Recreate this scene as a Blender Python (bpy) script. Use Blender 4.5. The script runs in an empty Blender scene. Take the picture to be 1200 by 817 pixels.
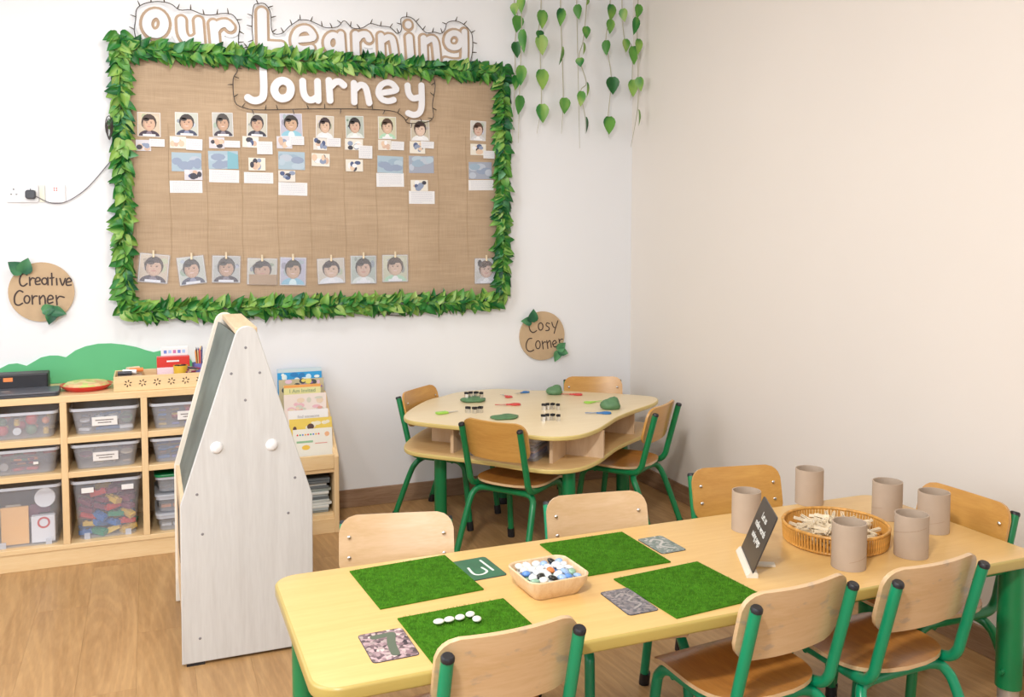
import bpy, bmesh, math, random
from mathutils import Vector, Matrix, Euler
random.seed(11)
PI = math.pi
R = math.radians
SC = bpy.context.scene
COL = SC.collection

# ---------------------------------------------------------------- camera
cd = bpy.data.cameras.new('camera'); cam = bpy.data.objects.new('camera', cd); COL.objects.link(cam)
cd.sensor_width = 36; cd.lens = 1055 / 1200 * 36; cd.shift_y = -0.0608
cam.location = (-2.721, -4.802, 1.5); cam.rotation_euler = (R(90 - 3.5), 0, R(-22))
SC.camera = cam
# ---------------------------------------------------------------- world, lights, exposure
w = bpy.data.worlds.new('world'); SC.world = w; w.use_nodes = True
w.node_tree.nodes['Background'].inputs[0].default_value = (.75, .85, 1, 1)
w.node_tree.nodes['Background'].inputs[1].default_value = .6
SC.view_settings.view_transform = 'Standard'; SC.view_settings.look = 'None'
SC.view_settings.gamma = 1; SC.view_settings.use_curve_mapping = False
SC.view_settings.exposure = -0.10
def area(name, loc, target, sx, sy, power, col):
    ld = bpy.data.lights.new(name, 'AREA'); ld.shape = 'RECTANGLE'; ld.size = sx; ld.size_y = sy
    ld.energy = power; ld.color = col
    o = bpy.data.objects.new(name, ld); COL.objects.link(o); o.location = loc
    o.rotation_euler = (Vector(target) - Vector(loc)).to_track_quat('-Z', 'Y').to_euler()
    return o
area('ceiling_lamp_light', (-2.3, -1.15, 2.93), (-2.3, -1.15, 0), .5, .5, 19, (1, .985, .97))
area('ceiling_lamp_light', (-3.0, -4.4, 2.93), (-2.2, -3.0, 0), .28, .28, 125, (1, .955, .90))
area('ceiling_lamp_light', (-3.9, -2.4, 2.93), (-3.9, -2.4, 0), .5, .5, 24, (1, .985, .97))
area('window_daylight', (-4.85, -2.6, 1.75), (0, -2.0, .9), 2.4, 1.9, 50, (.86, .92, 1))
area('window_daylight', (-3.75, -6.1, 1.8), (-2.6, 0, 1.2), 2.1, 1.9, 36, (.88, .94, 1))
# ---------------------------------------------------------------- materials
MATS = {}
def new_mat(name):
    m = bpy.data.materials.new(name); m.use_nodes = True; MATS[name] = m
    return m, m.node_tree.nodes, m.node_tree.links, m.node_tree.nodes['Principled BSDF']
def ramp(n, stops):
    r = n.new('ShaderNodeValToRGB'); e = r.color_ramp.elements
    while len(e) < len(stops): e.new(.5)
    for k, (p, c) in enumerate(stops): e[k].position = p; e[k].color = (*c, 1)
    return r
def coords(n, l, scale, kind='Object', rand=False):
    t = n.new('ShaderNodeTexCoord'); mp = n.new('ShaderNodeMapping'); mp.inputs['Scale'].default_value = scale
    l.new(t.outputs[kind], mp.inputs[0])
    if rand:
        oi = n.new('ShaderNodeObjectInfo'); mm = n.new('ShaderNodeVectorMath'); mm.operation = 'SCALE'
        cx = n.new('ShaderNodeCombineXYZ')
        for k in range(3): l.new(oi.outputs['Random'], cx.inputs[k])
        l.new(cx.outputs[0], mm.inputs[0]); mm.inputs['Scale'].default_value = 37
        l.new(mm.outputs[0], mp.inputs['Location'])
    return mp
def plain(name, c, rough=.5, metal=0, var=.06, vs=6, coat=0, bump=0, bs=200, spec=.5):
    m, n, l, b = new_mat(name)
    mp = coords(n, l, (1, 1, 1)); no = n.new('ShaderNodeTexNoise'); no.inputs['Scale'].default_value = vs; no.inputs['Detail'].default_value = 4
    l.new(mp.outputs[0], no.inputs[0])
    r = ramp(n, [(.3, tuple(x * (1 - var) for x in c)), (.7, tuple(min(1, x * (1 + var)) for x in c))])
    l.new(no.outputs[0], r.inputs[0]); l.new(r.outputs[0], b.inputs['Base Color'])
    b.inputs['Roughness'].default_value = rough; b.inputs['Metallic'].default_value = metal
    b.inputs['Coat Weight'].default_value = coat; b.inputs['Specular IOR Level'].default_value = spec
    if bump:
        n2 = n.new('ShaderNodeTexNoise'); n2.inputs['Scale'].default_value = bs; l.new(mp.outputs[0], n2.inputs[0])
        bp = n.new('ShaderNodeBump'); bp.inputs['Strength'].default_value = bump; bp.inputs['Distance'].default_value = .002
        l.new(n2.outputs[0], bp.inputs['Height']); l.new(bp.outputs[0], b.inputs['Normal'])
    return m
def wood(name, c1, c2, scale=(1, 12, 12), rough=.4, coat=0, big=2.2, rand=False, fine=.35, spec=.5, broad=0.0):
    """grain runs along the axis with the small scale"""
    m, n, l, b = new_mat(name)
    mp = coords(n, l, scale, rand=rand)
    a = n.new('ShaderNodeTexNoise'); a.inputs['Scale'].default_value = big; a.inputs['Detail'].default_value = 6; a.inputs['Distortion'].default_value = 1.2
    f = n.new('ShaderNodeTexNoise'); f.inputs['Scale'].default_value = big * 9; f.inputs['Detail'].default_value = 3
    l.new(mp.outputs[0], a.inputs[0]); l.new(mp.outputs[0], f.inputs[0])
    mx = n.new('ShaderNodeMix'); mx.data_type = 'FLOAT'; mx.inputs[0].default_value = fine
    l.new(a.outputs[0], mx.inputs[2]); l.new(f.outputs[0], mx.inputs[3])
    r = ramp(n, [(.36, c2), (.62, c1)]); l.new(mx.outputs[0], r.inputs[0]); src = r.outputs[0]
    if broad:
        wv = n.new('ShaderNodeTexWave'); wv.wave_type = 'RINGS'; wv.rings_direction = 'Z'; wv.inputs['Scale'].default_value = 1.5
        wv.inputs['Distortion'].default_value = 9; wv.inputs['Detail'].default_value = 2; wv.inputs['Detail Scale'].default_value = .8
        l.new(mp.outputs[0], wv.inputs[0])
        rw = ramp(n, [(.55, (1, 1, 1)), (.95, (1 + broad, 1 + broad, 1 + broad))]); l.new(wv.outputs[0], rw.inputs[0])
        mu = n.new('ShaderNodeMix'); mu.data_type = 'RGBA'; mu.blend_type = 'MULTIPLY'; mu.inputs[0].default_value = 1
        l.new(src, mu.inputs[6]); l.new(rw.outputs[0], mu.inputs[7]); src = mu.outputs[2]
    l.new(src, b.inputs['Base Color'])
    b.inputs['Roughness'].default_value = rough; b.inputs['Coat Weight'].default_value = coat; b.inputs['Coat Roughness'].default_value = .2
    b.inputs['Specular IOR Level'].default_value = spec
    return m
def speckle(name, cols, scale, rough=.6, bump=.0):
    m, n, l, b = new_mat(name)
    mp = coords(n, l, (1, 1, 1)); v = n.new('ShaderNodeTexVoronoi'); v.inputs['Scale'].default_value = scale; v.inputs['Randomness'].default_value = 1
    l.new(mp.outputs[0], v.inputs[0]); sp = n.new('ShaderNodeSeparateColor'); l.new(v.outputs['Color'], sp.inputs[0])
    r = ramp(n, [(i / max(1, len(cols) - 1), c) for i, c in enumerate(cols)]); l.new(sp.outputs[0], r.inputs[0])
    l.new(r.outputs[0], b.inputs['Base Color']); b.inputs['Roughness'].default_value = rough
    return m
def clear(name, tint, haze=.25, rough=.15):
    m, n, l, b = new_mat(name)
    b.inputs['Base Color'].default_value = (*tint, 1); b.inputs['Roughness'].default_value = rough
    t = n.new('ShaderNodeBsdfTransparent'); t.inputs[0].default_value = (.97, .98, 1, 1)
    mx = n.new('ShaderNodeMixShader'); mx.inputs[0].default_value = haze
    l.new(t.outputs[0], mx.inputs[1]); l.new(b.outputs[0], mx.inputs[2]); l.new(mx.outputs[0], n['Material Output'].inputs[0])
    return m
def print_mat():
    m, n, l, b = new_mat('print'); a = n.new('ShaderNodeVertexColor'); a.layer_name = 'Col'
    l.new(a.outputs[0], b.inputs['Base Color']); b.inputs['Roughness'].default_value = .55
    return m
def leaf_mat(name, dark, mid, lime, amt):
    m, n, l, b = new_mat(name)
    t = n.new('ShaderNodeTexCoord'); s = n.new('ShaderNodeSeparateXYZ'); l.new(t.outputs['Object'], s.inputs[0])
    ab = n.new('ShaderNodeMath'); ab.operation = 'ABSOLUTE'; l.new(s.outputs[0], ab.inputs[0])
    mp = coords(n, l, (9, 4, 9), rand=True); no = n.new('ShaderNodeTexNoise'); no.inputs['Scale'].default_value = 1.0; no.inputs['Detail'].default_value = 2
    l.new(mp.outputs[0], no.inputs[0])
    ad = n.new('ShaderNodeMath'); ad.operation = 'MULTIPLY_ADD'; ad.inputs[1].default_value = -amt; l.new(ab.outputs[0], ad.inputs[0]); l.new(no.outputs[0], ad.inputs[2])
    r = ramp(n, [(.30, dark), (.47, mid), (.60, lime)]); l.new(ad.outputs[0], r.inputs[0])
    l.new(r.outputs[0], b.inputs['Base Color']); b.inputs['Roughness'].default_value = .38; b.inputs['Specular IOR Level'].default_value = .35
    b.inputs['Transmission Weight'].default_value = 0
    return m
def burlap():
    m, n, l, b = new_mat('burlap')
    mp = coords(n, l, (1, 1, 1))
    w1 = n.new('ShaderNodeTexNoise'); w1.inputs['Scale'].default_value = 1; m1 = coords(n, l, (500, 1, 9)); l.new(m1.outputs[0], w1.inputs[0])
    w2 = n.new('ShaderNodeTexNoise'); w2.inputs['Scale'].default_value = 1; m2 = coords(n, l, (9, 1, 500)); l.new(m2.outputs[0], w2.inputs[0])
    w3 = n.new('ShaderNodeTexNoise'); w3.inputs['Scale'].default_value = 3.0; l.new(mp.outputs[0], w3.inputs[0])
    m3 = coords(n, l, (4, 1, 60)); w4 = n.new('ShaderNodeTexNoise'); w4.inputs['Scale'].default_value = 1; l.new(m3.outputs[0], w4.inputs[0])
    a = n.new('ShaderNodeMath'); a.operation = 'ADD'; l.new(w1.outputs[0], a.inputs[0]); l.new(w2.outputs[0], a.inputs[1])
    a2 = n.new('ShaderNodeMath'); a2.operation = 'ADD'; l.new(a.outputs[0], a2.inputs[0]); l.new(w3.outputs[0], a2.inputs[1])
    a3 = n.new('ShaderNodeMath'); a3.operation = 'ADD'; l.new(a2.outputs[0], a3.inputs[0]); l.new(w4.outputs[0], a3.inputs[1])
    mr = n.new('ShaderNodeMath'); mr.operation = 'MULTIPLY'; mr.inputs[1].default_value = .25; l.new(a3.outputs[0], mr.inputs[0])
    r = ramp(n, [(.36, (.36, .26, .17)), (.64, (.53, .395, .27))]); l.new(mr.outputs[0], r.inputs[0])
    l.new(r.outputs[0], b.inputs['Base Color']); b.inputs['Roughness'].default_value = .9; b.inputs['Specular IOR Level'].default_value = .1
    bp = n.new('ShaderNodeBump'); bp.inputs['Strength'].default_value = .5; bp.inputs['Distance'].default_value = .002
    l.new(a.outputs[0], bp.inputs['Height']); l.new(bp.outputs[0], b.inputs['Normal'])
    return m
M_wallb = plain('back_wall_paint', (.80, .81, .83), .7, var=.012, vs=1.2, bump=.04, bs=60)
M_wallr = plain('right_wall_beige', (.78, .725, .665), .6, var=.015, vs=1.0, bump=.04, bs=60)  # warm beige base colour, even over the whole wall
M_ceil = plain('ceiling_paint', (.86, .86, .85), .8, var=.01)
M_floor = wood('oak_laminate', (.46, .275, .12), (.35, .195, .078), (9, 1.1, 9), .36, big=1.6, rand=True, fine=.3, spec=.4, broad=.09)
M_base = wood('baseboard_wood', (.36, .235, .15), (.24, .14, .08), (1.2, 14, 14), .5, big=2)
M_basey = wood('baseboard_wood_side', (.36, .22, .13), (.22, .12, .06), (14, 1.2, 14), .5, big=2)
M_ttop = wood('beech_tabletop', (.74, .485, .185), (.69, .43, .155), (1.1, 16, 16), .33, coat=.12, big=2, fine=.4)
M_tedge = plain('honey_edge_band', (.45, .34, .095), .3, var=.05, coat=.2)
M_ttop2 = wood('pale_tabletop', (.84, .70, .46), (.80, .65, .41), (1.1, 16, 16), .38, coat=.1, big=2, fine=.4)
M_tedge2 = plain('yellow_edge_band', (.66, .52, .19), .35, var=.05)
M_board = wood('pale_carcass', (.74, .56, .38), (.66, .47, .29), (10, 10, 1.2), .5, big=2)
M_slab2 = wood('low_slab_wood', (.72, .50, .24), (.66, .43, .19), (1.1, 16, 16), .4, big=2)
M_green = plain('green_enamel', (.002, .195, .062), .3, var=.05, coat=.15)
M_green_lt = plain('green_enamel_bright', (.0, .27, .125), .3, var=.04, coat=.15)
M_black = plain('black_rubber', (.012, .012, .016), .45, var=.1)
M_chrome = plain('bolt_steel', (.75, .75, .75), .25, metal=1, var=.02)
M_silver = plain('silver_tube', (.62, .58, .54), .3, metal=.7, var=.05)
M_plyP = wood('pale_plywood', (.68, .48, .285), (.60, .40, .21), (1, 14, 9), .32, coat=.7, big=2)
M_plyS0 = None
M_plyO = wood('orange_plywood', (.62, .335, .085), (.53, .265, .06), (1, 14, 9), .3, coat=.3, big=2)
M_plyS = wood('brown_seat_plywood', (.56, .245, .05), (.44, .175, .033), (9, 1.2, 14), .28, coat=.3, big=2)
M_maple = wood('shelf_maple', (.80, .60, .34), (.74, .52, .27), (1.1, 12, 12), .4, coat=.1, big=2)
M_mapleV = wood('shelf_maple_upright', (.78, .57, .32), (.72, .50, .26), (12, 12, 1.1), .4, coat=.1, big=2)
M_pale = wood('washed_grey_wood', (.62, .615, .60), (.555, .545, .53), (11, 11, 1.0), .5, big=1.6)
M_palew = plain('pale_wood_edge', (.74, .68, .58), .5)
M_chalk = plain('chalkboard_face', (.115, .135, .12), .55, var=.35, vs=5, bump=.05)
M_burlap = burlap()
M_print = print_mat()
M_white = plain('white_card', (.84, .84, .85), .6, var=.01)
M_foam = plain('white_foam_letter', (.74, .74, .765), .55, var=.02)
M_kraft = plain('kraft_card', (.47, .34, .235), .8, var=.05)
M_kraftd = plain('kraft_disc', (.52, .375, .23), .8, var=.05, vs=20)
M_ink = plain('dark_ink', (.05, .03, .025), .6)
M_wire = plain('dark_wire', (.035, .025, .02), .5)
M_bulb = plain('fairy_bulb', (.10, .08, .06), .2)
M_twine = plain('jute_twine', (.40, .29, .18), .9)
M_vine = plain('vine_stem', (.42, .40, .30), .6)
M_vined = plain('garland_stem', (.05, .13, .04), .6)
M_leafD = leaf_mat('leaf_dark', (.006, .06, .018), (.014, .13, .028), (.12, .33, .05), .5)
M_leafM = leaf_mat('leaf_mid', (.010, .095, .018), (.03, .20, .035), (.24, .42, .08), .5)
M_leafL = leaf_mat('leaf_light', (.035, .17, .025), (.10, .30, .05), (.32, .47, .13), .5)
M_leafB = leaf_mat('leaf_bluegreen', (.008, .06, .03), (.02, .12, .055), (.10, .30, .13), .5)
M_cloud = plain('mint_green_board', (.105, .45, .20), .6, var=.02)
M_clear = clear('clear_plastic', (.80, .83, .92), .20)
M_crate = clear('crate_plastic', (.80, .83, .92), .13)
M_clear2 = clear('frosted_plastic', (.80, .82, .86), .20)
M_rim = clear('plastic_rim', (.78, .81, .88), .5)
M_turf = plain('turf_backing', (.045, .16, .008), .9, var=.3, vs=60, spec=.1)
M_blade = plain('turf_blade', (.085, .245, .012), .7, var=.4, vs=90, spec=.2)
M_card = plain('cardboard_tube', (.45, .35, .265), .8, var=.05, vs=12, bump=.1, bs=120)
M_wick = plain('wicker_cane', (.60, .30, .065), .45, var=.25, vs=60)
M_bowl = wood('bamboo_bowl', (.76, .57, .37), (.66, .45, .26), (14, 14, 2.0), .4, coat=.1, big=3)
M_dough = plain('green_dough', (.10, .22, .10), .55, var=.15, vs=40)
M_red = plain('red_plastic', (.62, .04, .03), .3)
M_blue = plain('blue_plastic', (.02, .17, .47), .3)
M_lime = plain('lime_plastic', (.35, .65, .09), .35)
M_steel = plain('blade_steel', (.6, .62, .64), .25, metal=1)
M_yel = plain('yellow_plastic', (.75, .48, .05), .35)
M_purple = plain('violet_plastic', (.20, .20, .50), .4)
M_orange = plain('orange_plastic', (.80, .25, .07), .4)
M_pglass = plain('white_glass_pebble', (.72, .76, .78), .08, var=.12, vs=30, coat=.5)
M_laptop = plain('dark_grey_casing', (.045, .048, .06), .4)
M_socket = plain('socket_white', (.82, .82, .83), .3)
M_smudge = plain('paper_tan', (.60, .42, .25), .7)
M_cream = plain('cream_wooden_peg', (.72, .60, .42), .6, var=.15, vs=25)
M_stone = plain('white_pebble', (.76, .76, .70), .35, var=.06, vs=40)
M_maroon = plain('maroon_plastic', (.22, .03, .07), .4)
M_pebblecard = speckle('pebble_photo', [(.03, .02, .03), (.25, .16, .18), (.55, .40, .42), (.12, .08, .09), (.70, .58, .55)], 110)
M_greycard = speckle('shell_photo', [(.06, .065, .075), (.22, .2, .21), (.10, .10, .12), (.34, .29, .28), (.13, .12, .13)], 160)
M_greycard2 = speckle('stone_path_photo', [(.12, .17, .15), (.24, .27, .25), (.15, .2, .18), (.50, .48, .46)], 120)
M_chgreen = plain('green_board_photo', (.035, .14, .075), .4, var=.2, vs=14)

def scuffed():
    m = M_plyP.copy(); m.name = 'scuffed_plywood'; n, l = m.node_tree.nodes, m.node_tree.links; b = n['Principled BSDF']
    src = b.inputs['Base Color'].links[0].from_socket
    mp = coords(n, l, (9, 9, 16)); a = n.new('ShaderNodeTexNoise'); a.inputs['Scale'].default_value = 1.6; a.inputs['Detail'].default_value = 5
    l.new(mp.outputs[0], a.inputs[0]); r = ramp(n, [(.60, (0, 0, 0)), (.68, (.55, .55, .55))]); l.new(a.outputs[0], r.inputs[0])
    mx = n.new('ShaderNodeMix'); mx.data_type = 'RGBA'; l.new(r.outputs[0], mx.inputs[0]); l.new(src, mx.inputs[6]); mx.inputs[7].default_value = (.36, .30, .26, 1)
    l.new(mx.outputs[2], b.inputs['Base Color']); return m
M_plyW = scuffed()
# ---------------------------------------------------------------- mesh helpers
class MB:
    def __init__(s): s.v = []; s.f = []; s.c = []; s.m = []
    def add(s, vs, fs, col=(1, 1, 1), mi=0):
        k = len(s.v); s.v += [tuple(p) for p in vs]; s.f += [tuple(i + k for i in f) for f in fs]
        s.c += [col] * len(fs); s.m += [mi] * len(fs); return s
    def box(s, x0, x1, y0, y1, z0, z1, M=None, **k):
        vs = [Vector((x, y, z)) for x in (x0, x1) for y in (y0, y1) for z in (z0, z1)]
        if M: vs = [M @ p for p in vs]
        return s.add(vs, [(0, 1, 3, 2), (4, 6, 7, 5), (0, 4, 5, 1), (2, 3, 7, 6), (0, 2, 6, 4), (1, 5, 7, 3)], **k)
    def prism(s, pts, a, b, ax='z', M=None, **k):
        def P(p, h): return {'z': (p[0], p[1], h), 'y': (p[0], h, p[1]), 'x': (h, p[0], p[1])}[ax]
        n = len(pts); vs = [Vector(P(p, a)) for p in pts] + [Vector(P(p, b)) for p in pts]
        if M: vs = [M @ p for p in vs]
        fs = [tuple(range(n - 1, -1, -1)), tuple(range(n, 2 * n))] + [(i, (i + 1) % n, n + (i + 1) % n, n + i) for i in range(n)]
        return s.add(vs, fs, **k)
    def tube(s, path, r, n=8, cap=True, closed=False, **k):
        P = [Vector(p) for p in path]; rs = r if isinstance(r, (list, tuple)) else [r] * len(P)
        vs = []; fs = []; N = len(P); up = None
        for i, p in enumerate(P):
            a = P[i - 1] if (i > 0 or closed) else P[i]; b = P[(i + 1) % N] if (i < N - 1 or closed) else P[i]
            t = (b - a).normalized()
            if up is None: up = t.orthogonal().normalized()
            up = (up - t * up.dot(t)).normalized(); sd = t.cross(up)
            for j in range(n):
                q = 2 * PI * j / n; vs.append(p + (up * math.cos(q) + sd * math.sin(q)) * rs[i])
        for i in range(N if closed else N - 1):
            for j in range(n):
                i2 = (i + 1) % N
                fs.append((i * n + j, i * n + (j + 1) % n, i2 * n + (j + 1) % n, i2 * n + j))
        if cap and not closed: fs += [tuple(range(n - 1, -1, -1)), tuple(range((N - 1) * n, N * n))]
        return s.add(vs, fs, **k)
    def lathe(s, prof, c=(0, 0, 0), n=24, M=None, **k):
        vs = []; fs = []; L = len(prof)
        for r, z in prof:
            for j in range(n):
                a = 2 * PI * j / n; vs.append(Vector((c[0] + r * math.cos(a), c[1] + r * math.sin(a), c[2] + z)))
        if M: vs = [M @ p for p in vs]
        for i in range(L - 1):
            for j in range(n): fs.append((i * n + j, i * n + (j + 1) % n, (i + 1) * n + (j + 1) % n, (i + 1) * n + j))
        return s.add(vs, fs, **k)
    def ball(s, c, r, n=10, m=6, M=None, **k):
        r = r if isinstance(r, (tuple, list)) else (r, r, r); vs = []; fs = []
        for i in range(m + 1):
            th = PI * i / m
            for j in range(n):
                a = 2 * PI * j / n
                vs.append(Vector((c[0] + r[0] * math.sin(th) * math.cos(a), c[1] + r[1] * math.sin(th) * math.sin(a), c[2] + r[2] * math.cos(th))))
        if M: vs = [M @ p for p in vs]
        for i in range(m):
            for j in range(n): fs.append((i * n + j, (i + 1) * n + j, (i + 1) * n + (j + 1) % n, i * n + (j + 1) % n))
        return s.add(vs, fs, **k)
    def build(s, name, mat, parent=None, smooth=False, bevel=0, loc=None, rot=None, recalc=True):
        me = bpy.data.meshes.new(name); me.from_pydata(s.v, [], s.f)
        mats = mat if isinstance(mat, list) else [mat]
        for x in mats: me.materials.append(x)
        if M_print in mats:
            ca = me.color_attributes.new('Col', 'FLOAT_COLOR', 'CORNER'); li = 0
            for p, c in zip(me.polygons, s.c):
                for _ in p.loop_indices: ca.data[_].color = (*c, 1)
        for p, i in zip(me.polygons, s.m): p.material_index = i
        if recalc:
            bm = bmesh.new(); bm.from_mesh(me); bmesh.ops.recalc_face_normals(bm, faces=bm.faces); bm.to_mesh(me); bm.free()
        if smooth: me.shade_smooth() if hasattr(me, 'shade_smooth') else None
        if smooth and smooth != 'all':
            try: me.set_sharp_from_angle(angle=R(38))
            except Exception: pass
        o = bpy.data.objects.new(name, me); COL.objects.link(o)
        if bevel:
            b = o.modifiers.new('bevel', 'BEVEL'); b.width = bevel; b.segments = 2; b.limit_method = 'ANGLE'; b.angle_limit = R(40)
        if parent: o.parent = parent
        if loc: o.location = loc
        if rot: o.rotation_euler = rot
        return o
def tag(o, label=None, cat=None, group=None, kind=None):
    if label: o['label'] = label
    if cat: o['category'] = cat
    if group: o['group'] = group
    if kind: o['kind'] = kind
    return o
def thing(name, label, cat, loc=(0, 0, 0), rz=0, group=None):
    o = bpy.data.objects.new(name, None); COL.objects.link(o); o.location = loc; o.rotation_euler = (0, 0, rz)
    o.empty_display_size = .05
    return tag(o, label, cat, group)
def dup(root, loc=None, rz=None, label=None, group=None, parent=None):
    c = root.copy(); COL.objects.link(c); c.parent = parent
    for ch in list(root.children): dup(ch, parent=c)
    if loc is not None: c.location = loc
    if rz is not None: c.rotation_euler = (0, 0, rz)
    if label: c['label'] = label
    if group: c['group'] = group
    return c
def smooth_path(pts, k=4, closed=False):
    P = [Vector(p) for p in pts]; n = len(P); out = []
    rng = range(n) if closed else range(n - 1)
    for i in rng:
        if closed: a, b, c, d = P[i - 1], P[i], P[(i + 1) % n], P[(i + 2) % n]
        else: a, b, c, d = P[max(0, i - 1)], P[i], P[i + 1], P[min(n - 1, i + 2)]
        for j in range(k):
            t = j / k
            out.append(.5 * ((2 * b) + (c - a) * t + (2 * a - 5 * b + 4 * c - d) * t * t + (3 * b - a - 3 * c + d) * t ** 3))
    if not closed: out.append(P[-1])
    return out
def rrect(w, h, r, n=5, cx=0, cy=0):
    o = []
    for sx, sy, a0 in ((1, 1, 0), (-1, 1, 90), (-1, -1, 180), (1, -1, 270)):
        for i in range(n + 1):
            a = R(a0 + 90 * i / n); o.append((cx + sx * (w / 2 - r) + r * math.cos(a), cy + sy * (h / 2 - r) + r * math.sin(a)))
    return o
def ribbon(mb, path, r, y0, y1, n=6, **k):
    """flat strip with round ends following a 2-d path in the wall plane: a chain of overlapping round slices, each a hair further out than the last"""
    Q = [Vector((p[0], p[1], 0)) for p in path]
    closed = (Q[0] - Q[-1]).length < 1e-4
    if closed: Q = smooth_path(Q[:-1], 3, True); Q.append(Q[0])
    elif len(Q) > 2: Q = smooth_path(Q, 4)
    pts = [Q[0]]; step = r * .36; acc = 0
    for a, b in zip(Q[:-1], Q[1:]):
        L_ = (b - a).length; t = step - acc
        while t <= L_: pts.append(a + (b - a) * (t / L_)); t += step
        acc = L_ - (t - step)
    pts.append(Q[-1]); ns = 10 if r < .006 else 20; sg = 1 if y1 > y0 else -1
    e = min(.00004, abs(y1 - y0) * .4 / max(1, len(pts)))
    for i, p in enumerate(pts):
        c = [(p.x + r * math.cos(2 * PI * (j + .5 * (i % 2)) / ns), p.y + r * math.sin(2 * PI * (j + .5 * (i % 2)) / ns)) for j in range(ns)]
        mb.prism(c, y0 - e * i if y0 < y1 else y0, y1 - e * i * .5, 'y', **k)
    return mb
ORD = ['first', 'second', 'third', 'fourth', 'fifth', 'sixth', 'seventh', 'eighth', 'ninth', 'tenth', 'eleventh']
LEARN = [["O",0.0223,[[[-2.622,2.513],[-2.625,2.496],[-2.632,2.481],[-2.643,2.469],[-2.656,2.462],[-2.67,2.461],[-2.683,2.465],[-2.693,2.476],[-2.7,2.49],[-2.702,2.507],[-2.699,2.524],[-2.692,2.539],[-2.681,2.551],[-2.668,2.558],[-2.654,2.56],[-2.641,2.555],[-2.631,2.545],[-2.624,2.53],[-2.622,2.513]]]],["u",0.0198,[[[-2.543,2.537],[-2.54,2.476],[-2.52,2.444],[-2.487,2.444],[-2.462,2.464]],[[-2.463,2.54],[-2.456,2.422]]]],["r",0.0206,[[[-2.393,2.531],[-2.385,2.427]],[[-2.39,2.5],[-2.367,2.529],[-2.333,2.539],[-2.313,2.522]]]],["L",0.0256,[[[-2.157,2.608],[-2.157,2.443]],[[-2.157,2.443],[-2.066,2.445]]]],["e",0.0173,[[[-1.978,2.487],[-1.904,2.502],[-1.909,2.528],[-1.93,2.545],[-1.959,2.542],[-1.984,2.522],[-1.997,2.484],[-1.986,2.451],[-1.952,2.44],[-1.912,2.448]]]],["a",0.0173,[[[-1.767,2.487],[-1.769,2.474],[-1.775,2.462],[-1.783,2.452],[-1.793,2.447],[-1.804,2.446],[-1.814,2.45],[-1.822,2.458],[-1.827,2.469],[-1.829,2.483],[-1.827,2.496],[-1.821,2.508],[-1.813,2.517],[-1.803,2.523],[-1.792,2.524],[-1.782,2.52],[-1.774,2.512],[-1.769,2.501],[-1.767,2.487]],[[-1.756,2.532],[-1.75,2.435]]]],["r",0.019,[[[-1.678,2.538],[-1.675,2.419]],[[-1.671,2.513],[-1.652,2.536],[-1.621,2.541],[-1.607,2.519]]]],["n",0.0173,[[[-1.542,2.541],[-1.538,2.429]],[[-1.537,2.515],[-1.502,2.537],[-1.477,2.52],[-1.462,2.421]]]],["i",0.0198,[[[-1.386,2.546],[-1.378,2.436]],[[-1.391,2.614],[-1.391,2.61]]]],["n",0.0181,[[[-1.306,2.547],[-1.302,2.428]],[[-1.302,2.523],[-1.264,2.547],[-1.239,2.528],[-1.228,2.429]]]],["g",0.0173,[[[-1.09,2.553],[-1.093,2.539],[-1.1,2.527],[-1.11,2.517],[-1.123,2.512],[-1.137,2.511],[-1.15,2.514],[-1.161,2.522],[-1.168,2.534],[-1.17,2.547],[-1.167,2.56],[-1.161,2.572],[-1.15,2.582],[-1.137,2.588],[-1.123,2.589],[-1.11,2.585],[-1.1,2.577],[-1.093,2.566],[-1.09,2.553]],[[-1.071,2.601],[-1.071,2.462],[-1.091,2.436],[-1.134,2.429],[-1.181,2.435]]]]]
JOUR = [["J",0.0197,[[[-2.157,2.326],[-2.156,2.205],[-2.172,2.171],[-2.206,2.162],[-2.234,2.175]]]],["o",0.0216,[[[-2.02,2.228],[-2.023,2.212],[-2.03,2.198],[-2.041,2.188],[-2.055,2.182],[-2.069,2.181],[-2.083,2.185],[-2.093,2.195],[-2.1,2.208],[-2.103,2.223],[-2.1,2.239],[-2.092,2.253],[-2.081,2.264],[-2.068,2.27],[-2.054,2.271],[-2.04,2.266],[-2.029,2.257],[-2.022,2.244],[-2.02,2.228]]]],["u",0.0187,[[[-1.959,2.275],[-1.955,2.216],[-1.937,2.185],[-1.91,2.182],[-1.885,2.199]],[[-1.883,2.278],[-1.881,2.181]]]],["r",0.0187,[[[-1.824,2.287],[-1.819,2.184]],[[-1.819,2.252],[-1.793,2.278],[-1.768,2.283],[-1.746,2.267]]]],["n",0.0178,[[[-1.692,2.281],[-1.691,2.182]],[[-1.688,2.247],[-1.656,2.274],[-1.628,2.257],[-1.611,2.182]]]],["e",0.0169,[[[-1.549,2.237],[-1.467,2.256],[-1.471,2.277],[-1.492,2.293],[-1.523,2.293],[-1.551,2.272],[-1.561,2.236],[-1.541,2.205],[-1.507,2.197],[-1.478,2.205]]]],["y",0.0178,[[[-1.4,2.286],[-1.394,2.245],[-1.372,2.22],[-1.336,2.226]],[[-1.322,2.291],[-1.321,2.19],[-1.333,2.146],[-1.365,2.13],[-1.397,2.138]]]]]
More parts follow.
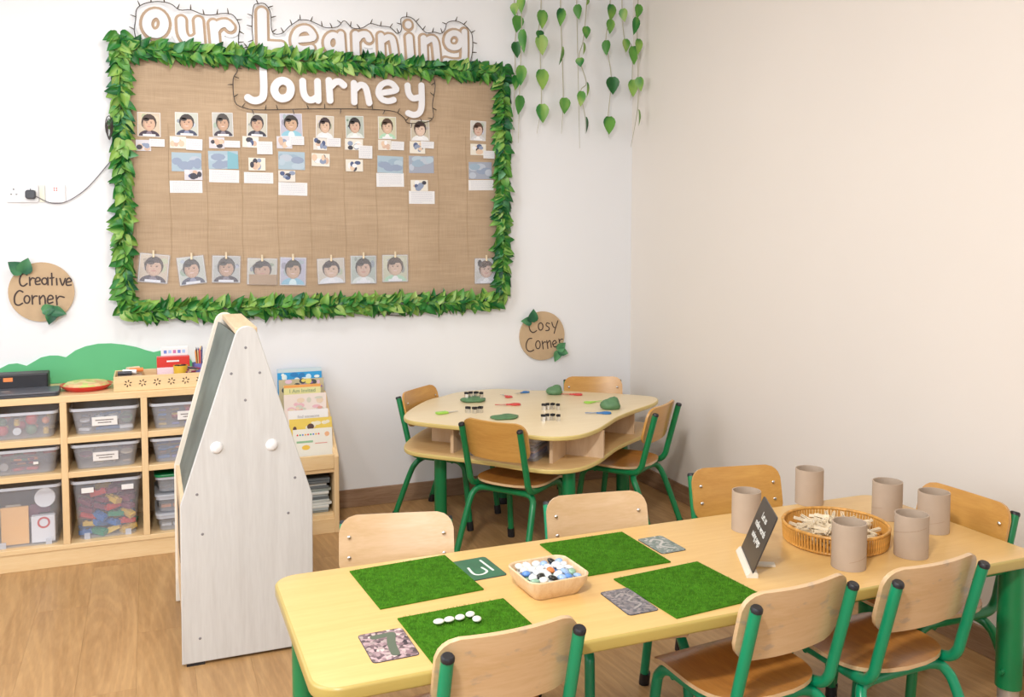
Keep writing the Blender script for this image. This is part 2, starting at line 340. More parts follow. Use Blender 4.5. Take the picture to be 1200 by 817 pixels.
FAIRY1 = [[-2.752,2.427],[-2.758,2.472],[-2.751,2.52],[-2.745,2.569],[-2.709,2.599],[-2.649,2.614],[-2.592,2.609],[-2.55,2.583],[-2.499,2.588],[-2.448,2.572],[-2.404,2.571],[-2.348,2.584],[-2.299,2.58],[-2.27,2.531],[-2.275,2.476],[-2.272,2.426],[-2.242,2.425],[-2.207,2.447],[-2.209,2.532],[-2.2,2.63],[-2.177,2.648],[-2.142,2.649],[-2.116,2.607],[-2.109,2.513],[-2.063,2.509],[-2.023,2.548],[-1.975,2.584],[-1.977,2.585],[-1.927,2.587],[-1.877,2.571],[-1.835,2.557],[-1.775,2.567],[-1.74,2.601],[-1.697,2.567],[-1.645,2.572],[-1.601,2.598],[-1.548,2.59],[-1.495,2.587],[-1.455,2.559],[-1.432,2.582],[-1.436,2.634],[-1.413,2.649],[-1.372,2.646],[-1.332,2.608],[-1.295,2.576],[-1.249,2.582],[-1.211,2.578],[-1.188,2.602],[-1.174,2.639],[-1.127,2.652],[-1.079,2.638],[-1.036,2.597],[-1.027,2.544],[-1.03,2.49],[-1.042,2.436]]
FAIRY2 = [[-2.299,2.359],[-2.284,2.307],[-2.305,2.262],[-2.298,2.151],[-2.251,2.123],[-2.199,2.116],[-2.088,2.122],[-1.931,2.134],[-1.764,2.143],[-1.593,2.148],[-1.476,2.143],[-1.422,2.112],[-1.398,2.085],[-1.298,2.094],[-1.257,2.125],[-1.262,2.192],[-1.246,2.289],[-1.261,2.36]]
FAIRY3 = [[-2.819,1.104],[-2.703,1.087],[-2.564,1.069],[-2.463,1.079],[-2.213,1.083],[-1.863,1.071],[-1.588,1.053],[-1.541,1.047],[-1.431,1.038],[-1.349,1.054],[-0.999,1.062]]
PLUGCORD = [[-3.194,1.644],[-3.141,1.633],[-3.075,1.642],[-2.993,1.7],[-2.916,1.791],[-2.853,1.883],[-2.832,1.998],[-2.819,2.203]]
PICS = {"portrait":[[-2.755,1.963,-2.65,2.08],[-2.583,1.974,-2.475,2.088],[-2.407,1.977,-2.308,2.096],[-2.241,1.983,-2.14,2.1],[-2.076,1.99,-1.963,2.108],[-1.892,1.988,-1.799,2.104],[-1.736,1.994,-1.639,2.111],[-1.561,1.996,-1.462,2.115],[-1.381,1.994,-1.275,2.105],[-1.037,2.007,-0.945,2.116]],"small":[[-2.765,1.892,-2.696,1.946],[-2.609,1.91,-2.533,1.969],[-2.425,1.916,-2.351,1.972],[-2.264,1.926,-2.184,1.982],[-2.094,1.927,-2.016,1.989],[-1.907,1.925,-1.836,1.987],[-1.741,1.931,-1.645,1.989],[-1.562,1.936,-1.491,1.991],[-1.387,1.924,-1.3,1.989],[-1.037,1.926,-0.945,1.988]],"tag":[[-2.703,1.915,-2.633,1.952],[-2.534,1.904,-2.457,1.959],[-2.351,1.923,-2.276,1.957],[-2.193,1.894,-2.116,1.959],[-2.029,1.947,-1.955,1.991],[-1.836,1.945,-1.764,1.99],[-1.668,1.888,-1.595,1.956],[-1.491,1.939,-1.42,1.985],[-1.324,1.954,-1.251,1.991],[-0.961,1.909,-0.894,1.952]],"big":[None,[-2.603,1.797,-2.463,1.89],[-2.43,1.814,-2.286,1.904],None,[-2.087,1.819,-1.952,1.911],None,None,[-1.567,1.814,-1.425,1.905],[-1.392,1.818,-1.251,1.911],[-1.047,1.793,-0.91,1.888]],"extra":[None,[-2.545,1.755,-2.46,1.806],None,[-2.236,1.81,-2.152,1.875],[-2.088,1.756,-2.002,1.814],[-1.917,1.84,-1.823,1.907],[-1.738,1.818,-1.646,1.881],None,[-1.383,1.72,-1.286,1.78],None],"cap":[None,[-2.614,1.691,-2.461,1.751],[-2.428,1.746,-2.283,1.81],[-2.259,1.745,-2.114,1.801],[-2.089,1.686,-1.941,1.753],None,None,[-1.573,1.74,-1.421,1.814],[-1.393,1.65,-1.247,1.72],[-1.048,1.73,-0.899,1.788]],"low":[[-2.764,1.247,-2.63,1.386],[-2.583,1.235,-2.458,1.372],[-2.421,1.24,-2.288,1.374],[-2.25,1.227,-2.105,1.359],[-2.087,1.219,-1.956,1.362],[-1.893,1.224,-1.753,1.355],[-1.717,1.22,-1.582,1.367],[-1.544,1.226,-1.406,1.37],None,[-1.013,1.205,-0.879,1.345]]}
STRINGS = [[-2.779,-2.775],[-2.619,-2.611],[-2.442,-2.438],[-2.273,-2.269],[-2.099,-2.09],[-1.928,-1.924],[-1.753,-1.74],[-1.578,-1.569],[-1.408,-1.393],[-1.228,-1.223],[-1.063,-1.053]]
VINES = [["A1",-0.06,[[-0.791,2.735,0.038,0.071],[-0.772,2.656,0.065,0.095],[-0.786,2.514,0.057,0.089],[-0.787,2.332,0.05,0.083]],[-0.804,1.996]],["A2",-0.09,[[-0.763,2.757,0.036,0.095],[-0.759,2.557,0.036,0.13],[-0.766,2.368,0.059,0.112],[-0.772,2.204,0.053,0.107]],[-0.779,1.994]],["B",-0.07,[[-0.633,2.692,0.062,0.104],[-0.648,2.604,0.047,0.053],[-0.639,2.549,0.069,0.112],[-0.635,2.356,0.073,0.116],[-0.63,2.167,0.069,0.107]],[-0.657,2.054]],["C",-0.07,[[-0.511,2.715,0.052,0.101],[-0.502,2.498,0.038,0.107],[-0.492,2.217,0.069,0.092]],[-0.503,2.06]],["D1",-0.06,[[-0.404,2.756,0.031,0.085]],[-0.381,1.981]],["D",-0.09,[[-0.354,2.813,0.036,0.047],[-0.366,2.637,0.047,0.071],[-0.379,2.545,0.024,0.071],[-0.401,2.466,0.036,0.053],[-0.355,2.312,0.038,0.089],[-0.391,2.259,0.041,0.089],[-0.361,2.111,0.024,0.095]],[-0.36,2.063]],["E",-0.08,[[-0.198,2.767,0.065,0.095],[-0.201,2.686,0.047,0.083],[-0.225,2.562,0.024,0.089],[-0.187,2.348,0.073,0.101],[-0.207,2.117,0.069,0.104]],[-0.201,2.047]],["F",-0.1,[[-0.13,2.753,0.031,0.077],[-0.112,2.581,0.05,0.077],[-0.063,2.527,0.062,0.107],[-0.06,2.337,0.057,0.101]],[-0.068,2.269]],["G",-0.2,[[-0.082,2.757,0.052,0.08],[-0.097,2.672,0.047,0.101],[-0.084,2.558,0.052,0.089],[-0.077,2.345,0.038,0.083],[-0.079,2.154,0.024,0.095]],[-0.122,1.984]]]
CLOUD = [[-3.449,0.828],[-3.414,0.842],[-3.378,0.856],[-3.343,0.874],[-3.307,0.876],[-3.282,0.867],[-3.268,0.862],[-3.243,0.877],[-3.206,0.899],[-3.169,0.906],[-3.133,0.904],[-3.1,0.894],[-3.058,0.925],[-3.013,0.943],[-2.957,0.953],[-2.9,0.952],[-2.842,0.943],[-2.785,0.928],[-2.738,0.909],[-2.707,0.899],[-2.675,0.905],[-2.627,0.907],[-2.58,0.892],[-2.54,0.86]]
T2 = [[-1.586,-0.584],[-1.513,-0.431],[-1.361,-0.22],[-1.244,-0.137],[-1.145,-0.062],[-1.024,-0.035],[-0.877,-0.035],[-0.716,-0.161],[-0.603,-0.206],[-0.41,-0.357],[-0.214,-0.535],[-0.188,-0.627],[-0.267,-0.739],[-0.453,-0.86],[-0.615,-0.976],[-0.739,-1.094],[-0.842,-1.19],[-0.964,-1.262],[-1.069,-1.264],[-1.149,-1.214],[-1.229,-1.109],[-1.311,-1.001],[-1.402,-0.906],[-1.526,-0.776],[-1.585,-0.69]]
T2ITEMS = {"greenblack":[-1.136,-0.337],"limeknife":[-1.39,-0.596],"blackc":[-1.238,-0.635],"red1":[-0.931,-0.286],"red2":[-1.008,-0.515],"blue1":[-0.81,-0.224],"dough1":[-0.653,-0.315],"red3":[-0.577,-0.374],"blk2":[-0.853,-0.698],"blk3":[-0.964,-0.941],"lime2":[-0.57,-0.617],"dough2":[-0.559,-0.793],"blue2":[-0.675,-0.885],"flat":[-1.142,-0.806]}
TXT1 = [[[-3.253,1.295],[-3.267,1.302],[-3.279,1.29],[-3.285,1.268],[-3.281,1.248],[-3.269,1.242],[-3.254,1.253]],[[-3.243,1.282],[-3.242,1.245]],[[-3.242,1.265],[-3.233,1.279],[-3.223,1.277]],[[-3.217,1.262],[-3.2,1.266],[-3.201,1.278],[-3.212,1.28],[-3.219,1.267],[-3.216,1.249],[-3.2,1.25]],[[-3.169,1.263],[-3.171,1.255],[-3.175,1.25],[-3.181,1.248],[-3.186,1.25],[-3.19,1.256],[-3.192,1.263],[-3.19,1.271],[-3.186,1.276],[-3.18,1.278],[-3.174,1.276],[-3.17,1.27],[-3.169,1.263]],[[-3.166,1.28],[-3.166,1.246]],[[-3.149,1.3],[-3.149,1.245]],[[-3.157,1.277],[-3.141,1.279]],[[-3.129,1.275],[-3.128,1.245]],[[-3.114,1.274],[-3.104,1.242],[-3.091,1.274]],[[-3.086,1.256],[-3.066,1.261],[-3.07,1.274],[-3.08,1.274],[-3.088,1.258],[-3.085,1.242],[-3.067,1.243]],[[-3.273,1.214],[-3.287,1.221],[-3.302,1.207],[-3.309,1.185],[-3.306,1.16],[-3.292,1.152],[-3.276,1.161]],[[-3.245,1.178],[-3.247,1.169],[-3.251,1.163],[-3.257,1.161],[-3.263,1.163],[-3.267,1.17],[-3.268,1.179],[-3.266,1.188],[-3.262,1.194],[-3.256,1.196],[-3.25,1.194],[-3.246,1.187],[-3.245,1.178]],[[-3.235,1.196],[-3.234,1.156]],[[-3.234,1.178],[-3.225,1.192],[-3.214,1.193]],[[-3.204,1.193],[-3.203,1.155]],[[-3.202,1.179],[-3.189,1.195],[-3.181,1.184],[-3.18,1.155]],[[-3.169,1.174],[-3.147,1.179],[-3.15,1.192],[-3.161,1.194],[-3.17,1.178],[-3.167,1.158],[-3.148,1.162]],[[-3.133,1.193],[-3.13,1.15]],[[-3.131,1.175],[-3.118,1.189],[-3.099,1.184]]]
TXT2 = [[[-0.656,0.983],[-0.671,0.981],[-0.679,0.953],[-0.671,0.923],[-0.652,0.911],[-0.632,0.921]],[[-0.591,0.944],[-0.593,0.933],[-0.598,0.926],[-0.606,0.923],[-0.613,0.926],[-0.618,0.934],[-0.62,0.945],[-0.619,0.956],[-0.613,0.963],[-0.606,0.966],[-0.599,0.963],[-0.593,0.955],[-0.591,0.944]],[[-0.549,0.959],[-0.566,0.964],[-0.57,0.949],[-0.552,0.936],[-0.554,0.921],[-0.572,0.919]],[[-0.534,0.966],[-0.525,0.941],[-0.512,0.933]],[[-0.495,0.974],[-0.509,0.934],[-0.519,0.901]],[[-0.662,0.877],[-0.682,0.874],[-0.697,0.845],[-0.693,0.814],[-0.672,0.801],[-0.649,0.809]],[[-0.608,0.837],[-0.61,0.826],[-0.615,0.817],[-0.622,0.815],[-0.63,0.818],[-0.635,0.827],[-0.637,0.839],[-0.635,0.85],[-0.63,0.858],[-0.622,0.861],[-0.615,0.858],[-0.61,0.849],[-0.608,0.837]],[[-0.596,0.858],[-0.589,0.812]],[[-0.592,0.84],[-0.584,0.852],[-0.572,0.851]],[[-0.566,0.86],[-0.559,0.813]],[[-0.562,0.844],[-0.549,0.859],[-0.542,0.85],[-0.537,0.819]],[[-0.525,0.836],[-0.505,0.845],[-0.508,0.854],[-0.518,0.858],[-0.529,0.843],[-0.518,0.821],[-0.498,0.823]],[[-0.488,0.866],[-0.479,0.828]],[[-0.485,0.85],[-0.477,0.862],[-0.463,0.864]]]
# ================================================================ the setting
def struct(mb, name, mat, **k): return tag(mb.build(name, mat, **k), kind='structure')
XL, YF, ZC = -5.0, -6.3, 3.0
struct(MB().box(XL - .1, .1, 0, .1, -.1, ZC + .1), 'wall_back', M_wallb)
struct(MB().box(0, .1, YF - .1, 0, -.1, ZC + .1), 'wall_right', M_wallr)
wl = MB()
for y0, y1, z0, z1 in ((YF, -3.9, -.1, ZC), (-1.3, 0, -.1, ZC), (-3.9, -1.3, -.1, .7), (-3.9, -1.3, 2.75, ZC)): wl.box(XL - .1, XL, y0, y1, z0, z1)
struct(wl, 'wall_left', M_wallb)
wf = MB()
for x0, x1, z0, z1 in ((XL, -4.8, -.1, ZC), (-2.6, 0, -.1, ZC), (-4.8, -2.6, -.1, .7), (-4.8, -2.6, 2.8, ZC)): wf.box(x0, x1, YF - .1, YF, z0, z1)
struct(wf, 'wall_front', M_wallb)
struct(MB().box(XL - .1, .1, YF - .1, .1, ZC, ZC + .1), 'ceiling', M_ceil)
fl = struct(MB().box(XL, 0, YF, 0, -.12, -.008), 'floor', M_floor)
plk = None; c = 0
for i in range(27):
    x = -.093 - i * .186
    off = (i * 0.437) % 1.22
    y = -off + .0
    ys = [0] + [-(off + k * 1.22) for k in range(7) if .1 < off + k * 1.22 < -YF - .1] + [YF]
    for y1, y0 in zip(ys[:-1], ys[1:]):
        L_ = y1 - y0
        if x < XL + .05: continue
        mb = MB().box(-.0928, .0928, -L_ / 2 + .0003, L_ / 2 - .0003, -.008, 0)
        mb.build('plank', M_floor, fl, loc=(x, (y0 + y1) / 2, 0))
struct(MB().box(XL, -.0, -.014, 0, 0, .098), 'baseboard_back', M_base, bevel=.003)
struct(MB().box(-.014, 0, YF, -.014, 0, .098), 'baseboard_right', M_basey, bevel=.003)
def window(name, horiz, a0, a1, z0, z1, fixed):
    t = bpy.data.objects.new(name, None); COL.objects.link(t); tag(t, kind='structure')
    m = MB(); s = .05
    segs = [(a0, a1, z0, z0 + s), (a0, a1, z1 - s, z1), (a0, a0 + s, z0, z1), (a1 - s, a1, z0, z1), ((a0 + a1) / 2 - s / 2, (a0 + a1) / 2 + s / 2, z0, z1)]
    for p, q, r_, u in segs:
        if horiz: m.box(p, q, fixed - .08, fixed - .03, r_, u)
        else: m.box(fixed - .08, fixed - .03, p, q, r_, u)
    m.build('window_frame', M_socket, t)
    g = MB()
    if horiz: g.box(a0, a1, fixed - .058, fixed - .052, z0, z1)
    else: g.box(fixed - .058, fixed - .052, a0, a1, z0, z1)
    g.build('pane', M_clear, t)
window('window_1', False, -3.9, -1.3, .7, 2.75, XL)
window('window_2', True, -4.8, -2.6, .7, 2.8, YF)

# ================================================================ notice board
bx0, bx1, bz0, bz1 = -2.80, -.862, 1.125, 2.40
tag(MB().box(bx0, bx1, -.012, -.001, bz0, bz1).build('notice_board', M_burlap), 'large burlap covered display board on the white wall, framed by leaf garlands', 'board')
SKIN = [(.72, .47, .33), (.68, .43, .30), (.60, .38, .26), (.62, .40, .28), (.64, .42, .28), (.74, .52, .38), (.70, .48, .36), (.74, .52, .38), (.80, .60, .48), (.72, .50, .40)]
HAIR = [(.06, .035, .03), (.05, .04, .04), (.07, .06, .055), (.05, .04, .045), (.04, .035, .03), (.05, .03, .035), (.035, .03, .03), (.08, .045, .03), (.06, .035, .03), (.09, .045, .03)]
BG = [(.80, .66, .50), (.72, .74, .66), (.62, .62, .58), (.72, .70, .60), (.62, .60, .72), (.78, .70, .58), (.56, .62, .55), (.74, .72, .52), (.70, .62, .48), (.72, .70, .66)]
BG = [tuple(q * .74 for q in c) for c in BG]; SKIN = [tuple(q * .84 for q in c) for c in SKIN]
SH = [(.05, .03, .05), (.06, .07, .12), (.05, .04, .06), (.04, .04, .06), (.25, .50, .62), (.70, .72, .74), (.66, .70, .66), (.40, .62, .45), (.75, .75, .75), (.60, .60, .62)]
def quad(m, x0, x1, z0, z1, y, c): m.add([(x0, y, z0), (x1, y, z0), (x1, y, z1), (x0, y, z1)], [(0, 1, 2, 3)], col=c)
def oval(m, cx, cz, rx, rz, y, c, a0=0, a1=360, n=14):
    pts = [(cx + rx * math.cos(R(a0 + (a1 - a0) * i / n)), y, cz + rz * math.sin(R(a0 + (a1 - a0) * i / n))) for i in range(n + (0 if a1 - a0 == 360 else 1))]
    m.add(pts, [tuple(range(len(pts)))], col=c)
def picture(rect, kind, i, rnd, y=-.0145, tilt=0):
    x0, z0, x1, z1 = rect; W, H = x1 - x0, z1 - z0; cx, cz = (x0 + x1) / 2, (z0 + z1) / 2
    m = MB(); w, h = W / 2, H / 2; t = .0008
    m.box(-w, w, -t, 0, -h, h, col=(.74, .74, .75))
    d = -t - .0003
    if kind == 'portrait':
        e = .0025; quad(m, -w + e, w - e, -h + e, h - e, d, BG[i])
        quad(m, -w + e, -w * .35, 0, h - e, d - .0001, tuple(min(.85, c * 1.12) for c in BG[i]))
        for k in range(7):
            rx, rz = w * rnd.uniform(.12, .3), h * rnd.uniform(.1, .3); ax = rnd.uniform(-1, 1) * (w - e - rx); az = rnd.uniform(-.2, 1) * (h - e - rz)
            f_ = rnd.uniform(.55, 1.15); oval(m, ax, az, rx, rz, d - .0001 - .00001 * k, tuple(min(.85, c * f_ * q) for c, q in zip(BG[i], rnd.choice([(1, 1, 1), (.8, 1, .85), (.9, .95, 1.2)]))), n=9)
        oval(m, 0, -h + e, w * .90, h * .50, d - .0002, SH[i], 0, 180); oval(m, 0, -h + e, w * .3, h * .42, d - .00025, tuple(min(.8, c * 2.2 + .1) for c in SH[i]), 0, 180)
        quad(m, -w * .14, w * .14, -h * .5, -h * .15, d - .0003, tuple(c * .85 for c in SKIN[i]))
        long = i in (8, 2)
        oval(m, 0, h * .18, w * .66, h * (.76 if long else .70), d - .0004, HAIR[i])
        oval(m, 0, h * .02, w * .54, h * .58, d - .0005, tuple(c * .82 for c in SKIN[i])); oval(m, w * .06, h * .03, w * .44, h * .52, d - .00055, SKIN[i])
        oval(m, w * .04, h * .42, w * .52, h * .26, d - .0006, HAIR[i], 0, 180); oval(m, -w * .25, h * .40, w * .28, h * .14, d - .0006, HAIR[i])
        for s in (-1, 1):
            oval(m, s * w * .19, h * .14, w * .07, h * .035, d - .0007, (.05, .03, .03), n=8)
            quad(m, s * w * .19 - w * .09, s * w * .19 + w * .09, h * .21, h * .235, d - .0007, HAIR[i])
        oval(m, 0, -h * .03, w * .05, h * .05, d - .0007, tuple(c * .8 for c in SKIN[i]), n=8)
        oval(m, 0, -h * .14, w * .18, h * .07, d - .0007, (.75, .55, .5) if i % 3 else (.5, .2, .18), 180, 360, n=8)
        if i != 4: quad(m, -w * .55, w * .55, -h + e, -h * .80, d - .0008, (.78, .78, .80))
    elif kind == 'snap':
        quad(m, -w, w, -h, h, d, rnd.choice([(.70, .66, .60), (.62, .60, .64), (.74, .70, .62)]))
        for k in range(7):
            c = rnd.choice([(.08, .11, .22), (.05, .05, .07), (.60, .42, .32), (.78, .78, .80), (.25, .30, .42), (.70, .52, .38)])
            ax = rnd.uniform(-.7, .7) * w; az = rnd.uniform(-.6, .6) * h
            oval(m, ax, az, min(w - abs(ax), w * rnd.uniform(.2, .45)), min(h - abs(az), h * rnd.uniform(.3, .6)), d - .0001 * (k + 1), c, n=9)
    elif kind == 'big':
        quad(m, -w, w, -h, h, d, (.36, .47, .55) if i != 9 and i != 8 else (.33, .36, .44))
        for k in range(8):
            c = rnd.choice([(.30, .40, .50), (.42, .52, .60), (.27, .33, .45), (.45, .50, .58)])
            ax = rnd.uniform(-.8, .8) * w; az = rnd.uniform(-.7, .7) * h
            oval(m, ax, az, min(w - abs(ax), w * .5), min(h - abs(az), h * .4), d - .0001 * (k + 1), c, n=9)
        if i == 2: m.add([(w * .25, d - .001, -h), (w, d - .001, -h), (w, d - .001, h * .6), (w * .3, d - .001, h)], [(0, 1, 2, 3)], col=(.20, .42, .50))
    else:
        nl = max(2, int(H / .0085)); q = H / (nl + 1)
        for k in range(nl):
            z = h - q * (k + 1); L_ = W * (.82 if k < nl - 1 else rnd.uniform(.4, .8)); x = -W * .41
            while x < -W * .41 + L_ - .003:
                wd = min(rnd.uniform(.004, .012), -W * .41 + L_ - x); quad(m, x, x + wd, z - .0007, z + .0007, d, (.42, .43, .52)); x += wd + .002
    return m.build('picture', M_print, loc=(cx, y, cz), rot=(0, tilt, 0), recalc=False)
rnd = random.Random(5)
M_sleeve = clear('sleeve_film', (.8, .8, .82), .10)
WHO = ['a smiling child with dark short hair', 'a child with messy dark hair', 'a child with tied back hair', 'a child in a dark shirt', 'a child in a pale blue shirt', 'a child in a white shirt', 'a child under a leafy background', 'a child in a green shirt', 'a child with long hair', 'a child with reddish brown fringe']
COLN = ['leftmost column'] + [f'{ORD[k]} column from the left' for k in range(1, 9)] + ['rightmost column']
for i in range(10):
    for key, kind, lab, nm, cat in (('portrait', 'portrait', 'top portrait of %s, %s' % (WHO[i], COLN[i]), 'portrait_photo', 'photo'),
        ('small', 'snap', 'small activity photo under the top portrait, %s' % COLN[i], 'activity_photo', 'photo'),
        ('tag', 'cap', 'white text slip beside the first activity photo, %s' % COLN[i], 'caption_slip', 'paper'),
        ('big', 'big', 'grey blue photo below the text slip in the %s' % COLN[i], 'activity_photo', 'photo'),
        ('extra', 'snap', 'lower small activity photo in the %s' % COLN[i], 'activity_photo', 'photo'),
        ('cap', 'cap', 'wide white typed caption, %s' % COLN[i], 'caption_slip', 'paper')):
        r_ = PICS[key][i]
        if not r_: continue
        dy = {'portrait': -.0150, 'small': -.0166, 'tag': -.0195, 'big': -.0150, 'extra': -.0175, 'cap': -.0150}[key]
        o = picture(r_, kind, i, rnd, y=dy + .0025, tilt=R(rnd.uniform(-1.5, 1.5)))
        o.name = nm; tag(o, lab, cat, {'photo': 'pictures pinned in columns on the board', 'paper': 'white text slips on the board'}[cat])
for i in range(11):
    a, b = STRINGS[i]
    m = MB(); P = [(a + (b - a) * k / 6 + .003 * math.sin(k * 1.7 + i), -.0128, 2.03 - k * .118) for k in range(7)]
    m.tube(P, .0012, 5); o = m.build('jute_twine', M_twine)
    tag(o, '%s jute twine hanging down the burlap board' % ('leftmost' if i == 0 else 'rightmost' if i == 10 else ORD[i] + ' from the left'), 'string', 'twines hanging on the board')
    if i in (1, 2, 4):
        pass
lowt = [R(6), R(-6), R(2), R(2), R(2), R(-2), R(0), R(0), 0, R(0)]
for i in range(10):
    r_ = PICS['low'][i]
    if not r_: continue
    o = picture(r_, 'portrait', i, rnd, y=-.018, tilt=lowt[i]); o.name = 'pegged_photo'
    tag(o, 'pegged portrait of %s, %s' % (WHO[i], COLN[i]), 'photo', 'portraits pegged along the bottom of the board')
    x0, z0, x1, z1 = r_; W, H = x1 - x0, z1 - z0
    sl = MB().prism(rrect(W * 1.08, H * 1.06, .004, 2), -.0028, -.0022, 'y').build('plastic_sleeve', M_sleeve, o)
    if i == 3:
        q = MB(); q.box(-W * .45, W * .5, -.0022, -.0014, -H * .52, -H * .12).build('brown_card', M_kraft, o)
    cx = (x0 + x1) / 2
    pg = thing('clothespin', 'wooden clothespin on the bottom row photo, %s' % COLN[i], 'clothespin', (cx, -.0215, z1), 0, 'clothespins on the board')
    MB().box(-.0045, .0045, -.005, -.0005, -.014, .020).build('peg_half', M_cream, pg); MB().box(-.0045, .0045, .0005, .0025, -.014, .020).build('peg_half', M_cream, pg)
    MB().tube([(-.0055, -.001, .002), (.0055, -.001, .002)], .002, 6).build('spring', M_chrome, pg)

# ---- big letters
def letters(data, word, y, backing):
    cnt = {}
    for k, (chn, r_, paths) in enumerate(data):
        m = MB()
        r0 = r_ * .93
        of = .00023 * (k % 5)
        for pi, p in enumerate(paths):
            if chn != 'i' or pi == 0: ribbon(m, p, r0, y - .0011 * pi - of, y + .0075)
        cnt[chn] = cnt.get(chn, 0) + 1
        t = m.build('letter', M_foam); nth = '' if cnt[chn] == 1 else ' second' if cnt[chn] == 2 else ' third'
        wd = word if isinstance(word, str) else word(k)
        tag(t, 'white foam%s letter %s of the word %s above the pinned photos' % (nth, chn, wd) if not backing else 'white%s letter %s with brown outline in %s along the board top' % (nth, chn, wd), 'letter', 'foam letters spelling ' + wd)
        if chn == 'i':
            b = MB(); ribbon(b, paths[1], r0, y - .0005, y + .0075); b.build('letter_dot', M_foam, t)
        if backing:
            b = MB()
            for pi, p in enumerate(paths): ribbon(b, p, r0 + .014, y + .0082 - of - .0014 * pi * (pi < 2), y + .0105)
            b.build('kraft_outline', M_kraft, t)
            b = MB()
            for pi, p in enumerate(paths): ribbon(b, p, r0 + .030, y + .0121 - of - .0012 * pi, y + .0138 + of)
            b.build('white_backing', M_white, t)
        else:
            b = MB()
            for pi, p in enumerate(paths): ribbon(b, p, r0 + .0035, y + .0090 - of - .0011 * pi, y + .0105)
            b.build('dark_outline', M_kraft, t)
letters(LEARN, lambda k: 'Our' if k < 3 else 'Learning', -.0175, True)
letters(JOUR, 'Journey', -.0265, False)

# ---- fairy light strings
def fairy(path, y, label, seg=.055, skip=0):
    t = thing('fairy_lights', label, 'lights', (0, 0, 0), 0, 'fairy light strings round the board')
    P = smooth_path([(p[0], y, p[1]) for p in path], 4)
    MB().tube(P, .0023, 5).build('cable', M_wire, t)
    acc = 0; sg = 1; k = 0
    for a, b in zip(P[:-1], P[1:]):
        acc += (b - a).length
        if acc > seg:
            acc = 0; k += 1; d = (b - a).normalized(); n_ = Vector((-d.z, 0, d.x)) * (1 if skip == 0 or k % 3 else -1)
            n_ = (n_ + d * rnd.uniform(-.5, .5)).normalized()
            MB().tube([(0, 0, 0), n_ * .012, n_ * .026], [.0030, .0030, .0016], 5).build('bulb', M_bulb, t, loc=a)
    return t
fairy(FAIRY1, -.030, 'dark fairy light string looped around the words Our Learning', .052)
fairy(FAIRY2, -.030, 'dark fairy light string looped around the word Journey', .05, 1)
fairy(FAIRY3, -.022, 'dark fairy light string peeping out below the bottom leaf garland', .06, 1)
fairy([(-2.868, 2.30), (-2.862, 2.1), (-2.868, 1.95), (-2.862, 1.75), (-2.86, 1.5), (-2.852, 1.3), (-2.85, 1.15)], -.02, 'dark fairy light string running down the left side of the board', .05)

# ---- leaves
def leaf_mesh(w, l, cup=.25, droop=.15, heart=.5):
    """leaf in local XY, stem at the origin, tip along +Y"""
    prof = [(0, .02), (.04, .55 * heart + .15), (.14, .85), (.32, 1.0), (.52, .86), (.72, .56), (.88, .25), (1, 0.0)]
    vs = []; fs = []
    for t, h in prof:
        z = -droop * l * t * t
        bk = -.10 * l * heart if t < .1 else 0
        vs += [(-h * w / 2, t * l + bk * (t > 0), z + cup * h * w / 2), (-h * w / 4, t * l, z + cup * h * w / 6), (0, t * l, z), (h * w / 4, t * l, z + cup * h * w / 6), (h * w / 2, t * l + bk * (t > 0), z + cup * h * w / 2)]
    for i in range(len(prof) - 1):
        for j in range(4): fs.append((i * 5 + j, i * 5 + j + 1, i * 5 + 6 + j, i * 5 + 5 + j))
    return vs, fs
LEAVES = []
def leaf_src(w, l, mat, cup=.25, droop=.15):
    vs, fs = leaf_mesh(w, l, cup, droop); me = bpy.data.meshes.new('leaf'); me.from_pydata(vs, [], fs); me.materials.append(mat); me.shade_smooth(); return me
LM = [leaf_src(.052, .066, M_leafM, .5, .45), leaf_src(.047, .062, M_leafD, .6, .5), leaf_src(.052, .068, M_leafL, .45, .3), leaf_src(.050, .064, M_leafM, .7, .6), leaf_src(.046, .062, M_leafB, .5, .5)]
def put_leaf(me, parent, loc, ydir, zdir):
    o = bpy.data.objects.new('leaf', me); COL.objects.link(o); o.parent = parent
    Y = Vector(ydir).normalized(); Z = Vector(zdir); Z = (Z - Y * Z.dot(Y)).normalized(); X = Y.cross(Z)
    M = Matrix((X, Y, Z)).transposed().to_4x4(); M.translation = Vector(loc); o.matrix_basis = M; return o
def garland(label, a, b, n, half, main, wts):
    t = thing('leaf_garland', label, 'garland', ((a[0] + b[0]) / 2, -.03, (a[1] + b[1]) / 2), 0, 'leaf garlands framing the board')
    o = Vector(((a[0] + b[0]) / 2, -.03, (a[1] + b[1]) / 2)); A = Vector((a[0], -.03, a[1])); B = Vector((b[0], -.03, b[1]))
    d = (B - A).normalized(); nn = Vector((-d.z, 0, d.x))
    MB().tube([A - o + nn * .012 * math.sin(k * 1.3) + (B - A) * k / 20 for k in range(21)], .0035, 6).build('stem', M_vined, t)
    for k in range(n):
        u = (k + rnd.uniform(0, .9)) / n; sd = (-1, 1)[k % 2]
        p = A + (B - A) * u + nn * (sd * half * rnd.uniform(0, .45)) - d * main * .03
        ang = R(rnd.uniform(8, 80)) * sd
        yd = (d * math.cos(ang) + nn * math.sin(ang)) * main
        if main < 0: yd = (-d * math.cos(ang) + nn * math.sin(ang))
        yd = yd + Vector((0, rnd.uniform(-.6, .05), 0))
        p.y = -.032 - rnd.uniform(0, .018)
        put_leaf(rnd.choices(LM, wts)[0], t, p - o, yd, Vector((rnd.uniform(-.8, .8), -1, rnd.uniform(-.5, .8))))
    return t
garland('long leafy garland along the top edge of the board', (-2.835, 2.375), (-.86, 2.385), 280, .036, 1, [3, 5, 1.0, 2, 1.5])
